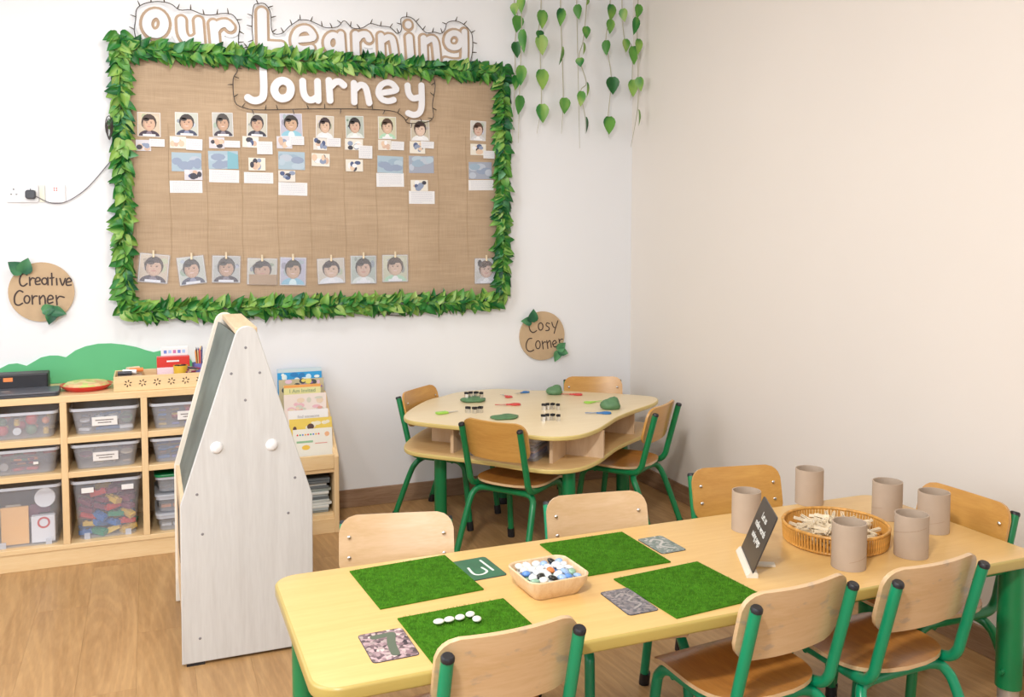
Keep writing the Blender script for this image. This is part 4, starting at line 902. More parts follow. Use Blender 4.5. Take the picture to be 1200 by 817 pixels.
# big bins
xc0, xc1 = SX[0] + TH + .152, SX[1] + TH + .152
tub('plastic_crate', 'tall clear plastic crate of papers and jars at the bottom left of the storage shelf', 'bin', 'tall clear crates', .285, .34, .275, (xc0, -.207, .1005), M_crate, None, taper=.88, feet=True)
tub('plastic_crate', 'tall clear plastic crate full of coloured toy blocks with two white labels', 'bin', 'tall clear crates', .285, .34, .275, (xc1, -.207, .1005), M_crate, [(-.078, .232, .05, .024), (.088, .232, .05, .024)], taper=.84, feet=True)
for lay in range(6):
    for a in range(4):
        for b in range(2):
            mt = [M_blue, M_blue, M_yel, M_green_lt, M_red, M_blue, M_yel][(a * 3 + b + lay * 2) % 7] if lay < 3 else [M_maroon, M_red, M_yel, M_maroon, M_maroon, M_maroon][(a * 2 + b + lay) % 6]
            x = xc1 - .085 + a * .055 + rr.uniform(-.008, .008); y = -.30 + b * .12 + rr.uniform(-.008, .008)
            s = rr.uniform(.031, .036)
            if lay == 5 and a in (0, 3): continue
            piece('block', mt, (x, y, .110 + lay * .036), s, (rr.uniform(-.5, .5), rr.uniform(-.5, .5), rr.uniform(-.9, .9)), '%s toy block among many in the tall crate of toy blocks' % CN[mt.name], '%s toy blocks in the tall crate' % CN[mt.name])
def obox(name, label, cat, x0, x1, y0, y1, z0, z1, mt, be=.002, group=None):
    c = ((x0 + x1) / 2, (y0 + y1) / 2, z0)
    return tag(MB().box(x0 - c[0], x1 - c[0], y0 - c[1], y1 - c[1], 0, z1 - z0).build(name, mt, loc=c, bevel=be), label, cat, group)
obox('orange_folder', 'pale orange folder standing in the tall crate at the bottom left of the shelf', 'folder', xc0 - .10, xc0 + .01, -.33, -.315, .106, .275, plain('pale_orange_card', (.92, .52, .17), .6))
obox('craft_box', 'white printed box standing in the bottom left crate beside the orange folder', 'box', xc0 + .02, xc0 + .115, -.335, -.30, .106, .225, M_white)
tag(MB().lathe([(.018, -.0005), (.026, 0), (.018, .0005)], n=20, M=Matrix.Rotation(R(90), 4, 'X')).build('ring_print', M_red, loc=(xc0 + .07, -.3362, .195)), 'small red ring printed on the white box in the bottom left crate', 'print')
piece('disc', M_white, (xc0 + .075, -.30, .30), .042, (R(80), 0, 0), 'large white disc at the top of the bottom left crate', 'things in the bottom left crate')
for k, (dx, mt, s) in enumerate(((-.08, M_purple, .03), (-.03, M_white, .028), (0.0, M_maroon, .045), (.05, M_maroon, .04), (-.06, M_cream, .03))):
    piece('box', mt, (xc0 + dx, -.24, .20 + .012 * k), s, (R(75), 0, 0), '%s craft box behind the folder in the bottom left crate' % CN[mt.name], 'things in the bottom left crate')
piece('jar', M_silver, (xc0 + .07, -.24, .106), .07, (0, 0, 0), 'grey jar at the back of the bottom left crate', 'things in the bottom left crate')
xc2 = SX[2] + TH + .152
for k, (z, lab, lid, mt) in enumerate(((.1005, 'lower', M_rim, M_white), (.19, 'middle', M_rim, M_orange), (.285, 'upper', M_green, M_laptop))):
    tub('lidded_tub', 'small clear lidded tub, %s of the stack at the bottom right of the storage shelf' % lab, 'tub', 'stacked small lidded tubs', .24, .26, .072, (xc2, -.235, z), M_clear2, None, taper=.92, lid=lid)
    for j in range(4): piece('box', mt, (xc2 - .08 + j * .052, -.30, z + .008), .022, (0, 0, .2 * j), '%s block inside the %s stacked tub' % (CN[mt.name], lab), 'craft boxes in the %s small tub' % lab)

# green cloud board
pts = [(p[0], p[1]) for p in CLOUD]; pts = [(-3.449, .771)] + pts + [(-2.50, .80), (-2.50, .771)]
tag(MB().prism(pts, -.011, -.001, 'y').build('cloud_board', M_cloud), 'mint green bush shaped board standing behind the storage shelf', 'board')

# ================================================================ book rack
BR = thing('book_rack', 'maple tiered book rack between the easel and the small table', 'rack', (-2.13, -.2, 0))
sp = [(-.392, .0), (-.392, .385), (-.06, .655), (-.012, .655), (-.012, 0)]
for x in (-2.40, -1.890):
    MB().prism([(a + .2, b) for a, b in sp], x + 2.13, x + 2.13 + .024, 'x').build('side_panel', M_mapleV, BR, bevel=.003)
def bb(x0, x1, y0, y1, z0, z1, name, mt=M_maple): MB().box(x0 + 2.13, x1 + 2.13, y0 + .2, y1 + .2, z0, z1).build(name, mt, BR, bevel=.002)
bb(-2.376, -1.890, -.392, -.372, .325, .395, 'front_apron'); bb(-2.376, -1.890, -.385, -.014, .305, .325, 'tier_shelf')
bb(-2.376, -1.890, -.38, -.014, .075, .095, 'bottom_board'); bb(-2.376, -1.890, -.388, -.372, 0, .075, 'plinth'); bb(-2.376, -1.890, -.018, -.012, .095, .60, 'back_panel')
for k in range(1, 5):
    y = -.372 + k * .07; z = .325 + k * .052
    bb(-2.376, -1.890, y, y + .008, .325, z + .04, 'tier_divider')
def book(x0, x1, z0, z1, y, th, cover, label, tilt=12, deco=None):
    w_, h_ = x1 - x0, z1 - z0
    t = thing('picture_book', label, 'book', ((x0 + x1) / 2, y, z0), 0, 'picture books in the rack')
    t.rotation_euler = (R(-tilt), 0, 0)
    cov = plain('cover_' + str(len(MATS)), cover, .35, var=.03)
    MB().box(-w_ / 2, w_ / 2, -th / 2, -th / 2 + .0015, 0, h_).build('front_cover', cov, t)
    MB().box(-w_ / 2, w_ / 2, th / 2 - .0015, th / 2, 0, h_).build('back_cover', cov, t)
    MB().box(-w_ / 2 + .001, w_ / 2 - .003, -th / 2 + .0015, th / 2 - .0015, .002, h_ - .003).build('page_block', M_white, t)
    if deco:
        m = MB(); yy = -th / 2 - .0004
        deco(m, w_, h_, yy); m.build('cover_print', M_print, t, recalc=False)
    return t
def text_on(parent, s, size, loc, mt, ext=.0003):
    cu = bpy.data.curves.new('title', 'FONT'); cu.body = s; cu.size = size; cu.align_x = 'CENTER'; cu.align_y = 'CENTER'; cu.extrude = ext; cu.offset = size * .012
    o = bpy.data.objects.new('title', cu); COL.objects.link(o)
    dg = bpy.context.evaluated_depsgraph_get(); me = bpy.data.meshes.new_from_object(o.evaluated_get(dg)); bpy.data.objects.remove(o)
    me.materials.clear(); me.materials.append(mt); q = bpy.data.objects.new('title', me); COL.objects.link(q); q.parent = parent; q.location = loc; q.rotation_euler = (R(90), 0, 0); return q
rb = random.Random(8)
def blobs(cols, n, zr=(0, 1)):
    def f(m, w_, h_, yy):
        for k in range(n):
            rx = rb.uniform(.008, .022); rz = rb.uniform(.006, .016); oval(m, rb.uniform(-w_ / 2 + rx, w_ / 2 - rx), h_ * rb.uniform(zr[0] * .98 + .02, zr[1]) - rz * .5, rx, rz, yy - .0001 * k, rb.choice(cols), n=9)
    return f
def band(c, a, b, more=None):
    def f(m, w_, h_, yy):
        quad(m, -w_ / 2, w_ / 2, h_ * a, h_ * b, yy, c)
        if more: more(m, w_, h_, yy - .0002)
    return f
bks = [(-2.113, -1.886, .50, .785, -.070, .012, (.03, .33, .68), 'blue picture book at the back of the rack, tallest of all', band((.55, .66, .70), .93, 1, blobs([(.6, .8, .9), (.02, .2, .5), (.8, .85, .8)], 16, (.75, .92)))),
       (-2.112, -1.884, .47, .735, -.115, .010, (.52, .46, .30), 'yellow and violet picture book directly before the tall blue book', blobs([(.30, .15, .45), (.06, .07, .08), (.75, .62, .15), (.7, .5, .6)], 22, (.82, .99))),
       (-2.093, -1.906, .43, .712, -.155, .008, (.74, .70, .34), 'pale yellow book titled I Am Invited with an orange top band', band((.80, .36, .10), .95, 1)),
       (-2.100, -1.888, .40, .672, -.205, .008, (.80, .70, .64), 'cream picture book with pink doodles below the yellow titled book', blobs([(.7, .35, .3), (.75, .6, .45), (.6, .6, .5), (.75, .45, .5)], 16, (.70, .95))),
       (-2.088, -1.890, .37, .600, -.262, .010, (.82, .81, .82), 'white picture book with thin lettering in the middle of the rack', None),
       (-2.090, -1.880, .35, .565, -.305, .010, (.78, .58, .12), 'yellow picture book just behind the front one', blobs([(.8, .75, .6), (.8, .75, .6), (.1, .05, .05)], 8, (.78, .95))),
       (-2.080, -1.888, .327, .522, -.352, .008, (.80, .79, .72), 'white picture book in front with dotted letters, green hill and orange animal', None)]
BK = []
for b in bks:
    BK.append(book(*b[:7], b[7], 6, b[8]))
text_on(BK[2], 'I Am Invited', .027, (0, -.0048, .282 - .032), plain('title_green', (.30, .38, .22), .5))
text_on(BK[4], 'find someone', .020, (0, -.0058, .230 - .032), plain('title_grey', (.45, .45, .50), .5))
m = MB()
for k in range(9): oval(m, -.075 + k * .013, .168, .0045, .0045, -.0046, [(.7, .05, .05), (.05, .4, .2), (.1, .2, .6), (.8, .4, .05)][k % 4], n=8)
oval(m, -.035, .028, .038, .022, -.0046, (.10, .32, .12), 0, 180); oval(m, .035, .03, .014, .022, -.0046, (.8, .35, .08)); oval(m, .055, .018, .03, .012, -.0048, (.78, .74, .70))
oval(m, -.035, .105, .02, .012, -.0046, (.80, .52, .08)); oval(m, .07, .165, .012, .012, -.0046, (.8, .45, .25)); quad(m, -.08, .0, .128, .138, -.0046, (.28, .50, .30)); quad(m, .01, .07, .120, .124, -.0046, (.7, .3, .25))
m.build('cover_print', M_print, BK[6], recalc=False)
# stacked magazines
for k in range(13):
    z = .0955 + k * .0135; w_ = rb.uniform(.17, .2)
    mt = plain('magazine_%s' % k, rb.choice([(.45, .48, .47), (.28, .32, .30), (.62, .64, .62), (.12, .14, .15), (.36, .42, .45)]), .4)
    o = MB().box(-w_ / 2, w_ / 2, -.13, .13, 0, .0128).build('magazine', mt, loc=(-2.0 + rb.uniform(-.006, .006), -.215 + rb.uniform(-.01, .01), z), rot=(0, 0, rb.uniform(-.05, .05)), bevel=.002)
    tag(o, 'thin grey magazine, %s from the bottom of the pile in the rack' % (ORD[k] if k < 11 else ['twelfth', 'topmost, thirteenth'][k - 11]), 'magazine', 'pile of magazines in the book rack')
# ================================================================ things on the long table
ZT = H1 + .0004
blade = MB(); rr = random.Random(2)
for k in range(5200):
    x = rr.uniform(-.136, .136); y = rr.uniform(-.131, .131); a = rr.uniform(0, 2 * PI); h = rr.uniform(.003, .0065); l = .0035
    dx, dy = math.cos(a), math.sin(a); bx, by = rr.uniform(-1, 1) * l, rr.uniform(-1, 1) * l
    blade.add([(x - dx * .0007, y - dy * .0007, .003), (x + dx * .0007, y + dy * .0007, .003), (x + bx, y + by, .003 + h)], [(0, 1, 2)])
bmesh_src = None
def turf(c, rz, label, w_=.276, d_=.270):
    global bmesh_src
    t = thing('turf_mat', label, 'mat', (c[0], c[1], ZT), rz, 'square artificial grass mats on the long table')
    MB().box(-w_ / 2, w_ / 2, -d_ / 2, d_ / 2, 0, .0035).build('backing', M_turf, t)
    if bmesh_src is None:
        o = blade.build('turf_pile', M_blade, t, recalc=False); bmesh_src = o
    else:
        o = bmesh_src.copy(); COL.objects.link(o); o.parent = t
    o['kind'] = 'stuff'; return t
turf((-2.089, -2.555), R(4), 'grass mat near the far left corner of the table, empty')
turf((-1.534, -2.562), R(1), 'grass mat at the far side behind the pebble bowl')
turf((-1.451, -2.868), R(5), 'grass mat in front of the small chalkboard sign')
turf((-2.048, -2.892), R(3), 'grass mat at the near left with five white pebbles in a row', .276, .262)
def pcard(c, rz, w_, d_, mt, label, deco=None):
    t = thing('number_card', label, 'card', (c[0], c[1], ZT), rz, 'laminated number cards on the long table')
    MB().prism(rrect(w_, d_, .010, 4), 0, .0012, 'z').build('card_base', M_laptop, t)
    MB().prism(rrect(w_ - .003, d_ - .003, .009, 4), .0012, .0016, 'z').build('card_picture', mt, t)
    if deco:
        m = MB(); deco(m); m.build('card_print', M_print, t, recalc=False)
    return t
def strokes(paths, r_, col, z=.0019):
    def f(m):
        for p in paths:
            q = MB(); ribbon(q, p, r_, 0, .0002, 4)
            m.add([(a, c_, z + b) for a, b, c_ in q.v], q.f, col=col)
    return f
pcard((-2.246, -2.890), R(1), .105, .145, M_pebblecard, 'card with a leafy figure on pinkish pebbles at the near left of the table', strokes([[(-.02, .045), (.02, .048)], [(.02, .045), (.008, 0), (.004, -.048)]], .010, (.10, .13, .09)))
pcard((-1.905, -2.538), R(4), .105, .150, M_chgreen, 'green card with a white chalk figure five beside the far left grass mat', strokes([[(-.025, .012), (-.028, -.035), (-.008, -.045), (.012, -.03), (.01, 0)], [(.028, .05), (.03, -.03)]], .0035, (.70, .76, .70)))
pcard((-1.342, -2.562), R(2), .085, .135, M_greycard2, 'grey green patterned card by the grass mat behind the pebble bowl', strokes([[(-.02, .03), (0, .045), (.015, .02), (-.01, -.01), (.015, -.04)]], .004, (.48, .47, .44)))
pcard((-1.632, -2.882), R(1), .085, .150, M_greycard, 'dark grey speckled card at the left of the grass mat by the chalkboard sign', strokes([[(-.02, .03), (.005, .045), (.02, .02), (0, 0), (.02, -.025), (-.01, -.045)]], .003, (.33, .30, .29)))
for k, (x, y) in enumerate([(-2.113, -2.842), (-2.087, -2.840), (-2.060, -2.839), (-2.032, -2.832), (-2.026, -2.862)]):
    o = MB().ball((0, 0, .005), (.0135, .011, .0052), 14, 8).build('white_pebble', M_stone, loc=(x, y, ZT + .0075), rot=(0, 0, .3 * k), smooth='all')
    tag(o, ['leftmost', 'second from left', 'middle', 'upper right', 'lower right'][k] + ' flat white pebble on the near left grass mat', 'pebble', 'white pebbles on the grass mat')
# bamboo bowl with glass pebbles
BW = thing('bamboo_bowl', 'small square bamboo bowl with rounded corners, full of glass pebbles', 'bowl', (-1.786, -2.735, ZT), R(0))
bw_r = R(3); m = MB(); lv = [(.060, .0, .02), (.066, .006, .022), (.082, .032, .03), (.086, .052, .032), (.083, .054, .03), (.080, .052, .03), (.074, .03, .028), (.060, .012, .02), (.05, .010, .02)]
vs = []; fs = []
rrs = [rrect(a * 2, a * 1.92, c_, 6) for a, b, c_ in lv]; n = len(rrs[0])
for (a, b, c_), rp in zip(lv, rrs): vs += [(p[0] * math.cos(bw_r) - p[1] * math.sin(bw_r), p[0] * math.sin(bw_r) + p[1] * math.cos(bw_r), b) for p in rp]
fs = [(k * n + i, k * n + (i + 1) % n, (k + 1) * n + (i + 1) % n, (k + 1) * n + i) for k in range(len(lv) - 1) for i in range(n)] + [tuple(range(n - 1, -1, -1)), tuple((len(lv) - 1) * n + i for i in range(n))]
m.add(vs, fs).build('bowl_body', M_bowl, BW, smooth=True)
pebs = [(M_pglass, 'glassy white'), (M_pglass, 'glassy white'), (M_pglass, 'glassy white'), (M_stone, 'milky white'), (M_stone, 'milky white'), (plain('pale_blue_glass', (.30, .45, .70), .1, coat=.5), 'pale blue'), (plain('blue_glass', (.10, .25, .60), .1, coat=.5), 'blue'), (plain('orange_glass', (.65, .20, .05), .1, coat=.5), 'orange'), (plain('black_glass', (.01, .012, .012), .06, coat=.5), 'black'), (plain('green_glass', (.25, .42, .30), .1, coat=.5), 'pale green')]
srcs = {}
for lay in range(3):
    for a in range(6 if lay else 4):
        for b in range(5 if lay else 3):
            k = rr.choice([0, 1, 2, 0, 1, 3, 4, 3, 4, 0, 5, 6, 7, 8, 9, 5]); mt, nm = pebs[k]
            x = -1.786 + (a - (2.5 if lay else 1.5)) * .0225 + rr.uniform(-.004, .004); y = -2.735 + (b - (2 if lay else 1)) * .0265 + rr.uniform(-.004, .004)
            if nm not in srcs: o = MB().ball((0, 0, 0), (.0135, .0115, .007), 12, 8).build('glass_pebble', mt, smooth='all'); srcs[nm] = o
            else: o = srcs[nm].copy(); COL.objects.link(o)
            o.location = (x, y, ZT + .021 + lay * .0125 + rr.uniform(0, .003)); o.rotation_euler = (rr.uniform(-.5, .5), rr.uniform(-.5, .5), rr.uniform(0, 3))
            tag(o, nm + ' glass pebble heaped in the small bamboo bowl', 'pebble', nm + ' pebbles in the bamboo bowl')
# chalkboard sign on a small wooden foot
P0 = Vector((-1.253, -2.874, ZT)); P1 = Vector((-1.160, -2.699, ZT)); axis = (P1 - P0); Ls = axis.length; axis.normalize()
ang = math.atan2(axis.y, axis.x)
TS = thing('table_sign', 'small leaning chalkboard sign with white handwriting on a pale wooden foot', 'sign', tuple((P0 + P1) / 2), ang)
# local x along the foot, local -y... board leans towards -y side (the right-hand side seen from the camera)
tilt = R(22); Hs = .165
Mt = Matrix.Translation((0, 0, .012)) @ Matrix.Rotation(tilt, 4, 'X')
bd = [(-Ls / 2, 0), (Ls / 2, 0), (Ls / 2, Hs), (-Ls / 2, Hs)]
bdr = rrect(Ls, Hs, .008, 4, 0, Hs / 2)
MB().prism(bdr, -.002, .002, 'y', M=Mt).build('chalkboard', plain('sign_slate', (.045, .038, .035), .35), TS)
MB().prism([(-.014, 0), (.016, 0), (.016, .004), (.006, .016), (.002, .016), (.0, .010), (-.004, .016), (-.014, .012)], -Ls / 2, Ls / 2, 'x').build('wooden_foot', M_palew, TS)
MB().box(-.012, .012, -.075, -.012, 0, .006).build('foot_brace', M_palew, TS)
cu = bpy.data.curves.new('txt', 'FONT'); cu.body = 'Let us\nmake words\nusing pegs'; cu.size = .027; cu.align_x = 'CENTER'; cu.extrude = .0003; cu.offset = .0; cu.space_line = 1.1
o = bpy.data.objects.new('txt', cu); COL.objects.link(o); me = bpy.data.meshes.new_from_object(o.evaluated_get(bpy.context.evaluated_depsgraph_get())); bpy.data.objects.remove(o)
me.materials.clear(); me.materials.append(plain('chalk_text', (.75, .74, .70), .8)); q = bpy.data.objects.new('handwriting', me); COL.objects.link(q); q.parent = TS
q.matrix_basis = Mt @ Matrix.Translation((0, .0024, Hs * .72)) @ Matrix.Rotation(PI, 4, 'Z') @ Matrix.Rotation(R(90), 4, 'X')
# cardboard tubes
tub_src = None
for k, (x, y, h, lab) in enumerate([(-1.028, -2.541, .122, 'cardboard tube standing just behind the chalkboard sign'), (-.662, -2.395, .118, 'cardboard tube standing behind the wicker basket, farthest from us'), (-.534, -2.612, .118, 'cardboard tube right of the wicker basket, before the beige wall'), (-.500, -2.765, .122, 'rightmost cardboard tube, beside the end chair'), (-.956, -2.902, .125, 'cardboard tube in front of the wicker basket, nearest us'), (-.728, -2.899, .120, 'cardboard tube with a spiral seam, in front of the two right tubes')]):
    r_ = .046 if k else .044
    t = tag(MB().lathe([(r_, 0), (r_, h), (r_ - .0018, h + .0004), (r_ - .0036, h), (r_ - .0036, 0), (r_, 0)], n=36).build('cardboard_tube', M_card, loc=(x, y, ZT), smooth=True), lab, 'tube', 'cardboard tubes on the long table')
    sm = MB(); P = [(math.cos(q * .2 + k) * (r_ + .0001), math.sin(q * .2 + k) * (r_ + .0001), h * .2 + q * h * .018) for q in range(32)]
    sm.tube([p for p in P if p[2] < h][:32 if k == 5 else 9], .0005, 4).build('spiral_seam', plain('seam_line', (.34, .23, .15), .9) if 'seam_line' not in MATS else MATS['seam_line'], t)
# wicker basket
BX, BY, BRD, BH = -.842, -2.722, .150, .052
WB = thing('wicker_basket', 'low round wicker basket holding cream wooden pegs', 'basket', (BX, BY, ZT))
MB().lathe([(0, 0), (BRD - .012, 0), (BRD - .012, .005), (0, .005)], n=36).build('basket_base', M_wick, WB)
for z, r_, rad in ((.005, BRD - .004, .004), (BH, BRD, .0048)):
    MB().tube([((r_) * math.cos(2 * PI * i / 48), r_ * math.sin(2 * PI * i / 48), z) for i in range(48)], rad, 8, closed=True).build('rim_hoop', M_wick, WB, smooth=True)
st = None
for i in range(98):
    a = 2 * PI * i / 98
    if st is None: o = st = MB().tube([(BRD - .003, 0, .004), (BRD - .001, 0, BH * .5), (BRD, 0, BH)], .0032, 6).build('wicker_stake', M_wick, WB, smooth=True)
    else: o = st.copy(); COL.objects.link(o)
    o.rotation_euler = (0, 0, a)
pg0 = None
for k in range(170):
    a = rr.uniform(0, 2 * PI); q = math.sqrt(rr.uniform(0, 1)) * (BRD - .045)
    lay = k // 38
    loc = (BX + q * math.cos(a), BY + q * math.sin(a), ZT + .011 + lay * .0100 + rr.uniform(0, .004) + (.004 * (1 - q / .11)))
    if pg0 is None:
        pg0 = thing('wooden_peg', 'cream wooden clothes peg lying in the round wicker basket', 'peg', loc, 0, 'loose wooden pegs in the wicker basket')
        MB().prism([(-.034, -.0052), (.03, -.004), (.034, -.001), (-.02, -.0005), (-.034, -.0008)], -.0045, .0045, 'z').build('peg_half', M_cream, pg0, bevel=.0008)
        MB().prism([(-.034, .0052), (.03, .004), (.034, .001), (-.02, .0005), (-.034, .0008)], -.0045, .0045, 'z').build('peg_half', M_cream, pg0, bevel=.0008)
        MB().tube([(.004, 0, -.0055), (.004, 0, .0055)], .003, 6).build('spring', M_chrome, pg0)
        o = pg0
    else: o = dup(pg0, loc)
    o.rotation_euler = (rr.uniform(-.6, .6), rr.uniform(-.22, .22), rr.uniform(0, PI))

# ================================================================ things on the small table
Z2 = H2 + .0004
def dough(k, sx, sy, sz, label):
    x, y = T2ITEMS[k]; m = MB(); m.ball((0, 0, 0), (sx, sy, sz), 18, 10)
    rq = random.Random(k); v2 = []
    for (a, b, c_) in m.v:
        f = 1 + .08 * math.sin(a * 90 + rq.random() * .3) + .06 * math.sin(b * 120 + c_ * 80); v2.append((a * f, b * f, max(0, (c_ + sz * .45) * f)))
    m.v = v2
    return tag(m.build('dough_lump', M_dough, loc=(x, y, Z2), smooth='all'), label, 'dough', 'green modelling dough')
dough('dough1', .046, .04, .034, 'green dough lump at the far side of the small table beside red scissors')
dough('dough2', .052, .045, .040, 'largest green dough lump at the right side of the small table')
dough('flat', .07, .05, .012, 'flat green dough partly hidden behind the near chair backrest')
dough('greenblack', .068, .06, .016, 'flattened green dough at the far left with black cutters pressed in')
def scissors(k, mt, rz, label, s=1.0, blades=True):
    x, y = T2ITEMS[k]; t = thing('scissors', label, 'scissors', (x, y, Z2), rz, 'small craft tools on the small table'); z = .004
    for sd in (-1, 1):
        M_ = Matrix.Rotation(R(9) * sd, 4, 'Z')
        MB().prism([(-.002, -.004), (.058 * s, -.001), (.058 * s, .001), (-.002, .004)], z + .001 * sd, z + .0015 + .001 * sd, 'z', M=M_).build('blade', M_steel if blades else mt, t)
        MB().tube([(-.03 * s + .018 * s * math.cos(2 * PI * i / 14), -sd * .008 + .010 * s * math.sin(2 * PI * i / 14), z) for i in range(14)], .0036, 6, closed=True, ).build('finger_loop', mt, t, smooth=True)
        MB().tube([(.012, 0, z), (-.014 * s, -sd * .006, z)], .0042, 6).build('handle', mt, t, smooth=True)
    MB().lathe([(0, .009), (.003, .008), (.0035, .002)], n=8).build('pivot', M_chrome, t)
scissors('red1', M_red, R(100), 'red scissors at the far side of the small table, upper of two red pairs', .9)
scissors('red2', M_red, R(165), 'red scissors at the middle of the small table, pointing left', 1.25, False)
scissors('blue1', M_blue, R(200), 'blue scissors near the far edge of the small table', .9)
scissors('red3', M_red, R(150), 'red scissors beside the far green dough lump', 1.15, False)
scissors('blue2', M_blue, R(160), 'blue scissors in front of the largest dough lump', 1.2, False)
scissors('lime2', M_lime, R(0), 'lime green scissors left of the largest dough lump', 1.0, False)
x, y = T2ITEMS['limeknife']
t = thing('dough_knife', 'lime green handled dough knife at the left of the small table', 'knife', (x, y, Z2), R(12))
MB().box(-.035, .025, -.017, .017, 0, .011).build('handle', M_lime, t, bevel=.004); MB().prism([(.025, -.010), (.085, -.004), (.085, .002), (.025, .010)], .004, .0055, 'z').build('blade', M_silver, t)
def cutters(k, n, label, w_=.024):
    x, y = T2ITEMS[k]
    for i in range(n):
        t = MB(); a = (i - (n - 1) / 2) * w_
        rq = random.Random(i + n); N_ = 12; lobes = 2 + i % 4
        P = [(w_ * .42 * (1 + .25 * math.cos(lobes * 2 * PI * j / N_)) * math.cos(2 * PI * j / N_), w_ * .42 * (1 + .25 * math.cos(lobes * 2 * PI * j / N_)) * math.sin(2 * PI * j / N_)) for j in range(N_)]
        for z0, z1, mi, th in ((0, .021, 0, .0008), (.021, .031, 1, .0018)):
            vs = []; fs = []
            for sc_ in (1, 1 - th / (w_ * .42)):
                for z in (z0, z1): vs += [(p[0] * sc_, p[1] * sc_, z) for p in P]
            for j in range(N_):
                q = (j + 1) % N_
                fs += [(j, q, N_ + q, N_ + j), (2 * N_ + j, 3 * N_ + j, 3 * N_ + q, 2 * N_ + q), (N_ + j, N_ + q, 3 * N_ + q, 3 * N_ + j), (j, 2 * N_ + j, 2 * N_ + q, q)]
            t.add(vs, fs, mi=mi)
        o = t.build('dough_cutter', [M_chrome, M_black], loc=(x + a * .93 + rq.uniform(-.004, .004), y - a * .37 + rq.uniform(-.012, .012), Z2 + (0 if k != 'greenblack' else .018)), rot=(0, 0, rq.uniform(0, 6)))
        tag(o, 'black rimmed dough cutter, %s in %s' % (ORD[i] + ' from the left', label), 'cutter', 'black rimmed dough cutters')
cutters('blk2', 4, 'the far middle row')
cutters('blk3', 4, 'the near middle row')
cutters('blackc', 3, 'the group behind the near chair', .030)
cutters('greenblack', 4, 'the flat green dough', .026)
# clear container in the near-left cubby
t = tub('plastic_bin', 'clear plastic container of craft papers in the front left cubby of the small table', 'bin', None, .40, .26, .105, (-1.157, -.885, H2 - .1475), M_clear2, [(-.02, .09, .035, .014), (.06, .09, .035, .014)], taper=.94)
t.rotation_euler = (0, 0, R(-45))
M_lav = plain('lavender_card', (.45, .45, .62), .6); M_pink = plain('pink_card', (.60, .30, .30), .6)
for k in range(6):
    q = MB().box(-.17, .17, -.10, .10, 0, .010).build('craft_paper', [M_lav, M_purple, M_pink, M_laptop, M_lav, M_silver][k], loc=(-1.157, -.885, H2 - .140 + k * .0125), rot=(0, 0, R(-45 + 2 * (k % 3 - 1))))
    tag(q, '%s craft paper bundle inside the container in the small table cubby' % ['lavender, bottom', 'violet', 'pink', 'dark grey', 'lavender, upper', 'silver grey, topmost'][k], 'paper', 'paper bundles in the cubby container')

# ================================================================ on the storage shelf
ZS = .7704
t = thing('black_case', 'flat black case with an orange label at the left of the shelf top', 'case', (-3.33, -.16, ZS))
MB().box(-.10, .17, -.05, .05, 0, .082).build('body', M_black, t, bevel=.006); MB().box(-.10, .17, -.06, -.02, .0, .012).build('base_lip', M_laptop, t)
MB().box(-.01, .028, -.0512, -.0502, .050, .068).build('orange_label', M_orange, t)
t = thing('laptop', 'closed dark grey laptop lying in front of the black case on the shelf', 'laptop', (-3.262, -.295, ZS), R(2))
MB().prism(rrect(.314, .17, .02), 0, .010, 'z').build('base', M_laptop, t, bevel=.002); MB().prism(rrect(.314, .17, .02), .011, .020, 'z').build('lid', plain('slate_lid', (.085, .09, .11), .35), t, bevel=.003)
MB().prism([(.02 * math.cos(k * PI / 8) - .06, .010 * math.sin(k * PI / 8)) for k in range(16)], .020, .0204, 'z').build('lid_mark', M_silver, t)
t = thing('paint_tray', 'round red rimmed tray with yellow green patterned top on the shelf', 'tray', (-3.00, -.23, ZS))
MB().lathe([(0, .0), (.085, 0), (.108, .018), (.112, .024), (.105, .024), (.09, .016), (0, .014)], n=32).build('red_tray', M_red, t, smooth=True)
m = MB(); m.lathe([(.10, .018), (.085, .034), (.0, .040)], n=24).build('patterned_lid', speckle('tray_pattern', [(.55, .60, .20), (.35, .50, .12), (.70, .60, .30), (.60, .30, .15)], 35), t, smooth=True)
TR = thing('wooden_tray', 'open wooden tray with flower shaped cut outs along its front', 'tray', (-2.665, -.26, ZS))
w0, w1 = -.215, .215
fr = MB(); fr.box(w0, w1, -.105, -.098, 0, .068)
fr.build('front_side', M_maple, TR, bevel=.0015); MB().box(w0, w1, .098, .105, 0, .068).build('back_side', M_maple, TR, bevel=.0015)
MB().box(w0, w0 + .007, -.098, .098, 0, .068).build('end_side', M_maple, TR, bevel=.0015); MB().box(w1 - .007, w1, -.098, .098, 0, .068).build('end_side', M_maple, TR, bevel=.0015)
MB().box(w0 + .007, w1 - .007, -.098, .098, 0, .006).build('tray_bottom', M_maple, TR)
for k in range(6):
    m = MB(); cx_ = -.155 + k * .062
    for j in range(6):
        a = 2 * PI * j / 6 + .3; p = (cx_ + .012 * math.cos(a), .035 + .012 * math.sin(a))
        m.prism([(p[0] + .0055 * math.cos(a) * math.cos(q) - .0028 * math.sin(a) * math.sin(q), p[1] + .0055 * math.sin(a) * math.cos(q) + .0028 * math.cos(a) * math.sin(q)) for q in [2 * PI * i / 8 for i in range(8)]], -.1056, -.1040, 'y')
    m.build('flower_cutout', plain('cutout_dark', (.06, .03, .02), .9) if 'cutout_dark' not in MATS else MATS['cutout_dark'], TR)
